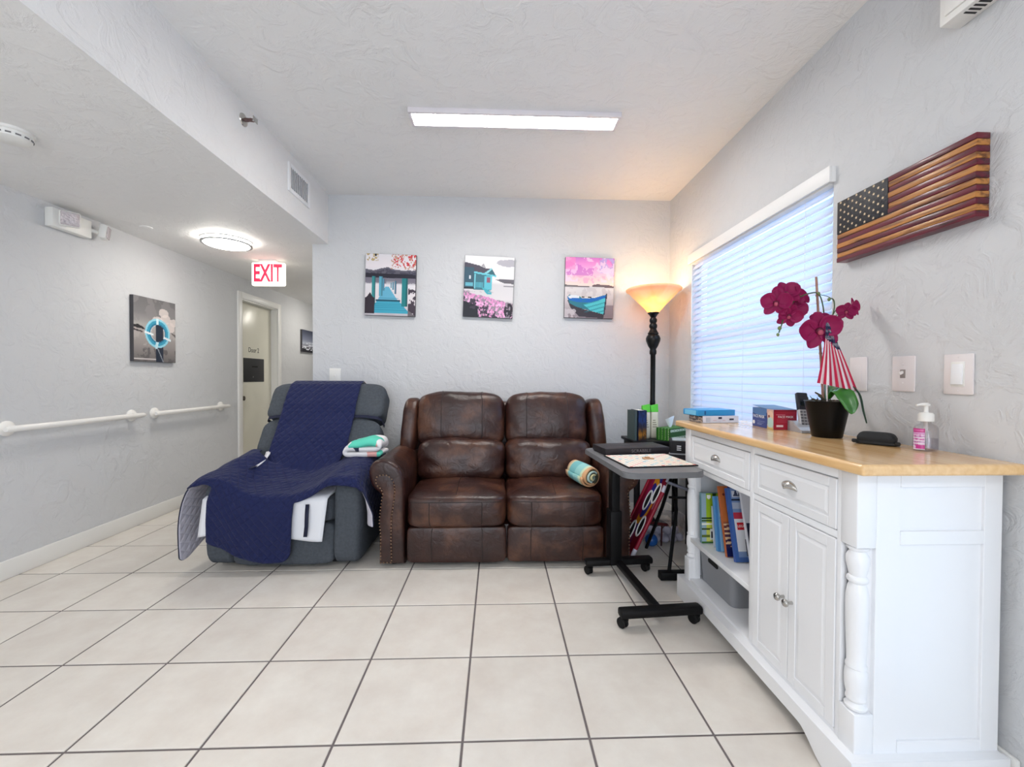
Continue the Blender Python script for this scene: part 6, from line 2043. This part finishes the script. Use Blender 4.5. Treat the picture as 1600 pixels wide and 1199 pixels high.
def casefn(q, w):
    w.x *= 1 - .16 * max(0, q[2]) ; w.y *= 1 - .45 * max(0, q[2]); w.z -= .004 * math.cos(q[0] * 2.2) * 0
    return w


b = B(); add_cushion(b, (-.056, -.030, .006), (.056, .030, .046), 5, 12, casefn, Mq); obj('lid', b, M_case, t, smooth=60)
b = B(); add_cushion(b, (-.064, -.034, 0), (.064, .034, .014), 4, 10, None, Mq); obj('body', b, M_case, t, smooth=60)
for s_ in (-1, 1):
    b = B(); add_cushion(b, (s_ * .060 - .008, -.036, .004), (s_ * .060 + .008, -.022, .018), 3, 5, None, Mq); obj('tab', b, M_case, t, smooth=60)

# pump bottle
bx, by = 1.441, 1.372
t = thing('pump_bottle', 'clear sanitizer bottle with white pump and pink label on the counter', 'bottle', (bx, by, ZT))
b = B(); add_lathe(b, [(.034, 0), (.0385, .004), (.039, .012), (.039, .060), (.038, .074), (.032, .084), (.020, .090), (.0165, .092), (.0165, .102)], (bx, by, ZT + .0005), 40, sx=1.0, sy=.62); obj('bottle', b, M_clear, t, smooth=60)
b = B(); add_lathe(b, [(.037, .004), (.0375, .012), (.0375, .040), (.0, .0405)], (bx, by, ZT + .0005), 40, sx=1.0, sy=.60); obj('liquid', b, glass_mat('clear_gel', (.90, .89, .93), .12), t, smooth=60)
P = Pic(40, 50); P.grad([(0, (196, 60, 140)), (.14, (200, 52, 138)), (.2, (206, 150, 196)), (1, (216, 190, 214))]); P.rect(0, .0, 1, .18, (190, 40, 128)); P.rect(.1, .06, .9, .12, (214, 110, 170))
P.put(((P.Y > .25) & (P.Y < .85) & (P.nz(9, 81, 3) > .55)).astype(float), (190, 90, 160)); P.put(((P.Y > .2) & (np.sin(P.Y * 46) > .8)).astype(float), (240, 232, 240)); P.rect(.3, .78, 1, .97, (196, 50, 140)); P.rect(.1, .4, .8, .43, (110, 90, 130)); P.rect(.1, .62, .8, .65, (110, 90, 130))
lb = []
me = bpy.data.meshes.new('label_print'); co = []
for i in range(51):
    for j in range(41):
        a = R(172 + 62 * j / 40); r = .0396
        co.append((r * math.cos(a), r * .62 * math.sin(a), .076 - .070 * i / 50))
fc = [(i * 41 + j, (i + 1) * 41 + j, (i + 1) * 41 + j + 1, i * 41 + j + 1) for i in range(50) for j in range(40)]
me.from_pydata(co, [], fc); at = me.attributes.new('Col', 'FLOAT_COLOR', 'FACE'); c = np.clip(P.a, 0, 255) / 255; c = np.where(c <= .04045, c / 12.92, ((c + .055) / 1.055) ** 2.4).reshape(-1, 3)
at.data.foreach_set('color', np.concatenate([c, np.ones((len(c), 1))], 1).astype(np.float32).ravel()); me.materials.append(M_gloss); me.shade_smooth()
o = bpy.data.objects.new('label_print', me); COL.objects.link(o); o.parent = t
b = B(); add_lathe(b, [(.0165, .098), (.0205, .099), (.0205, .122), (.0175, .125), (.0175, .127), (.008, .128), (.006, .130), (.006, .152), (0, .152)], (bx, by, ZT + .0005), 30)
add_box(b, (-.009, -.008, .150), (.009, .008, .158), .003, 2, Matrix.Translation((bx, by, ZT)))
add_tube(b, [(bx + .004, by, ZT + .156), (bx - .016, by - .001, ZT + .156), (bx - .036, by - .002, ZT + .1525)], [.0055, .005, .0032], 10); obj('pump', b, M_plastic, t, smooth=50)
b = B(); add_tube(b, [(bx, by, ZT + .10), (bx, by, ZT + .068)], .0055, 10); add_tube(b, [(bx, by, ZT + .068), (bx + .004, by, ZT + .008)], .0025, 8); obj('dip_tube', b, M_offwhite, t, smooth=60)

# ------------------------------------------------------------------ wooden flag on the right wall
wf = thing('wooden_flag', 'carved wooden stars and stripes flag wall art on the right wall', 'wall art', (XR, 1.53, 1.86))
Y0, Y1, Z0, Z1 = 1.268, 1.805, 1.727, 1.988    # near, far, bottom, top
XFr = XR - .046


def wood(name, c0, c1, rough, coat):
    m = bpy.data.materials.new(name); m.use_nodes = True
    N = m.node_tree.nodes; L = m.node_tree.links; p = N['Principled BSDF']; p.inputs['Roughness'].default_value = rough; p.inputs['Coat Weight'].default_value = coat; p.inputs['Coat Roughness'].default_value = .12
    tc = N.new('ShaderNodeTexCoord'); mp = N.new('ShaderNodeMapping'); mp.inputs['Scale'].default_value = (30, 4, 60); L.new(tc.outputs['Object'], mp.inputs[0])
    n = N.new('ShaderNodeTexNoise'); n.inputs['Scale'].default_value = 1.3; n.inputs['Detail'].default_value = 6; n.inputs['Distortion'].default_value = .6; L.new(mp.outputs[0], n.inputs['Vector'])
    r = N.new('ShaderNodeValToRGB'); r.color_ramp.elements[0].position = .34; r.color_ramp.elements[0].color = lin(*c0) + (1,); r.color_ramp.elements[1].position = .56; r.color_ramp.elements[1].color = lin(*c1) + (1,)
    L.new(n.outputs['Fac'], r.inputs['Fac']); L.new(r.outputs['Color'], p.inputs['Base Color'])
    return m


M_wred = wood('stained_red_wood', (58, 8, 22), (104, 12, 38), .36, .2); M_wtan = wood('burnt_tan_wood', (96, 52, 22), (190, 128, 62), .4, .15); M_wblk = mat('charred_canton', (20, 22, 32), .5, bump=.3, bscale=90)
sh = (Z1 - Z0) / 13
YCt = 1.565
for k in range(13):
    zt = Z1 - k * sh
    off = .0012 * ((k * 7) % 3 - 1)
    ys = Y1 if k >= 7 else YCt
    boxpart('slat', (XFr + off, Y0, zt - sh + .0004), (XR - .002, ys, zt - .0004), M_wred if k % 2 == 0 else M_wtan, wf, .0018)
boxpart('canton', (XFr - .001, YCt + .0004, Z1 - 7 * sh + .0004), (XR - .002, Y1, Z1 - .0004), M_wblk, wf, .0018)
b = B()
cw, ch = Y1 - YCt, 7 * sh
for r in range(9):
    nst = 6 if r % 2 == 0 else 5
    for q in range(nst):
        yy = Y1 - cw * ((q + (.5 if r % 2 == 0 else 1.0)) / 6); zz_ = Z1 - ch * (r + .5) / 9
        vs = []
        for a in range(10):
            rr = .0068 if a % 2 == 0 else .0028
            vs.append(b.verts.new((XFr - .0022, yy + rr * math.sin(2 * PI * a / 10), zz_ + rr * math.cos(2 * PI * a / 10))))
        b.faces.new(vs)
so = obj('stars', b, mat('star_tan', (226, 204, 168), .6), wf, smooth=0); so['kind'] = 'stuff'
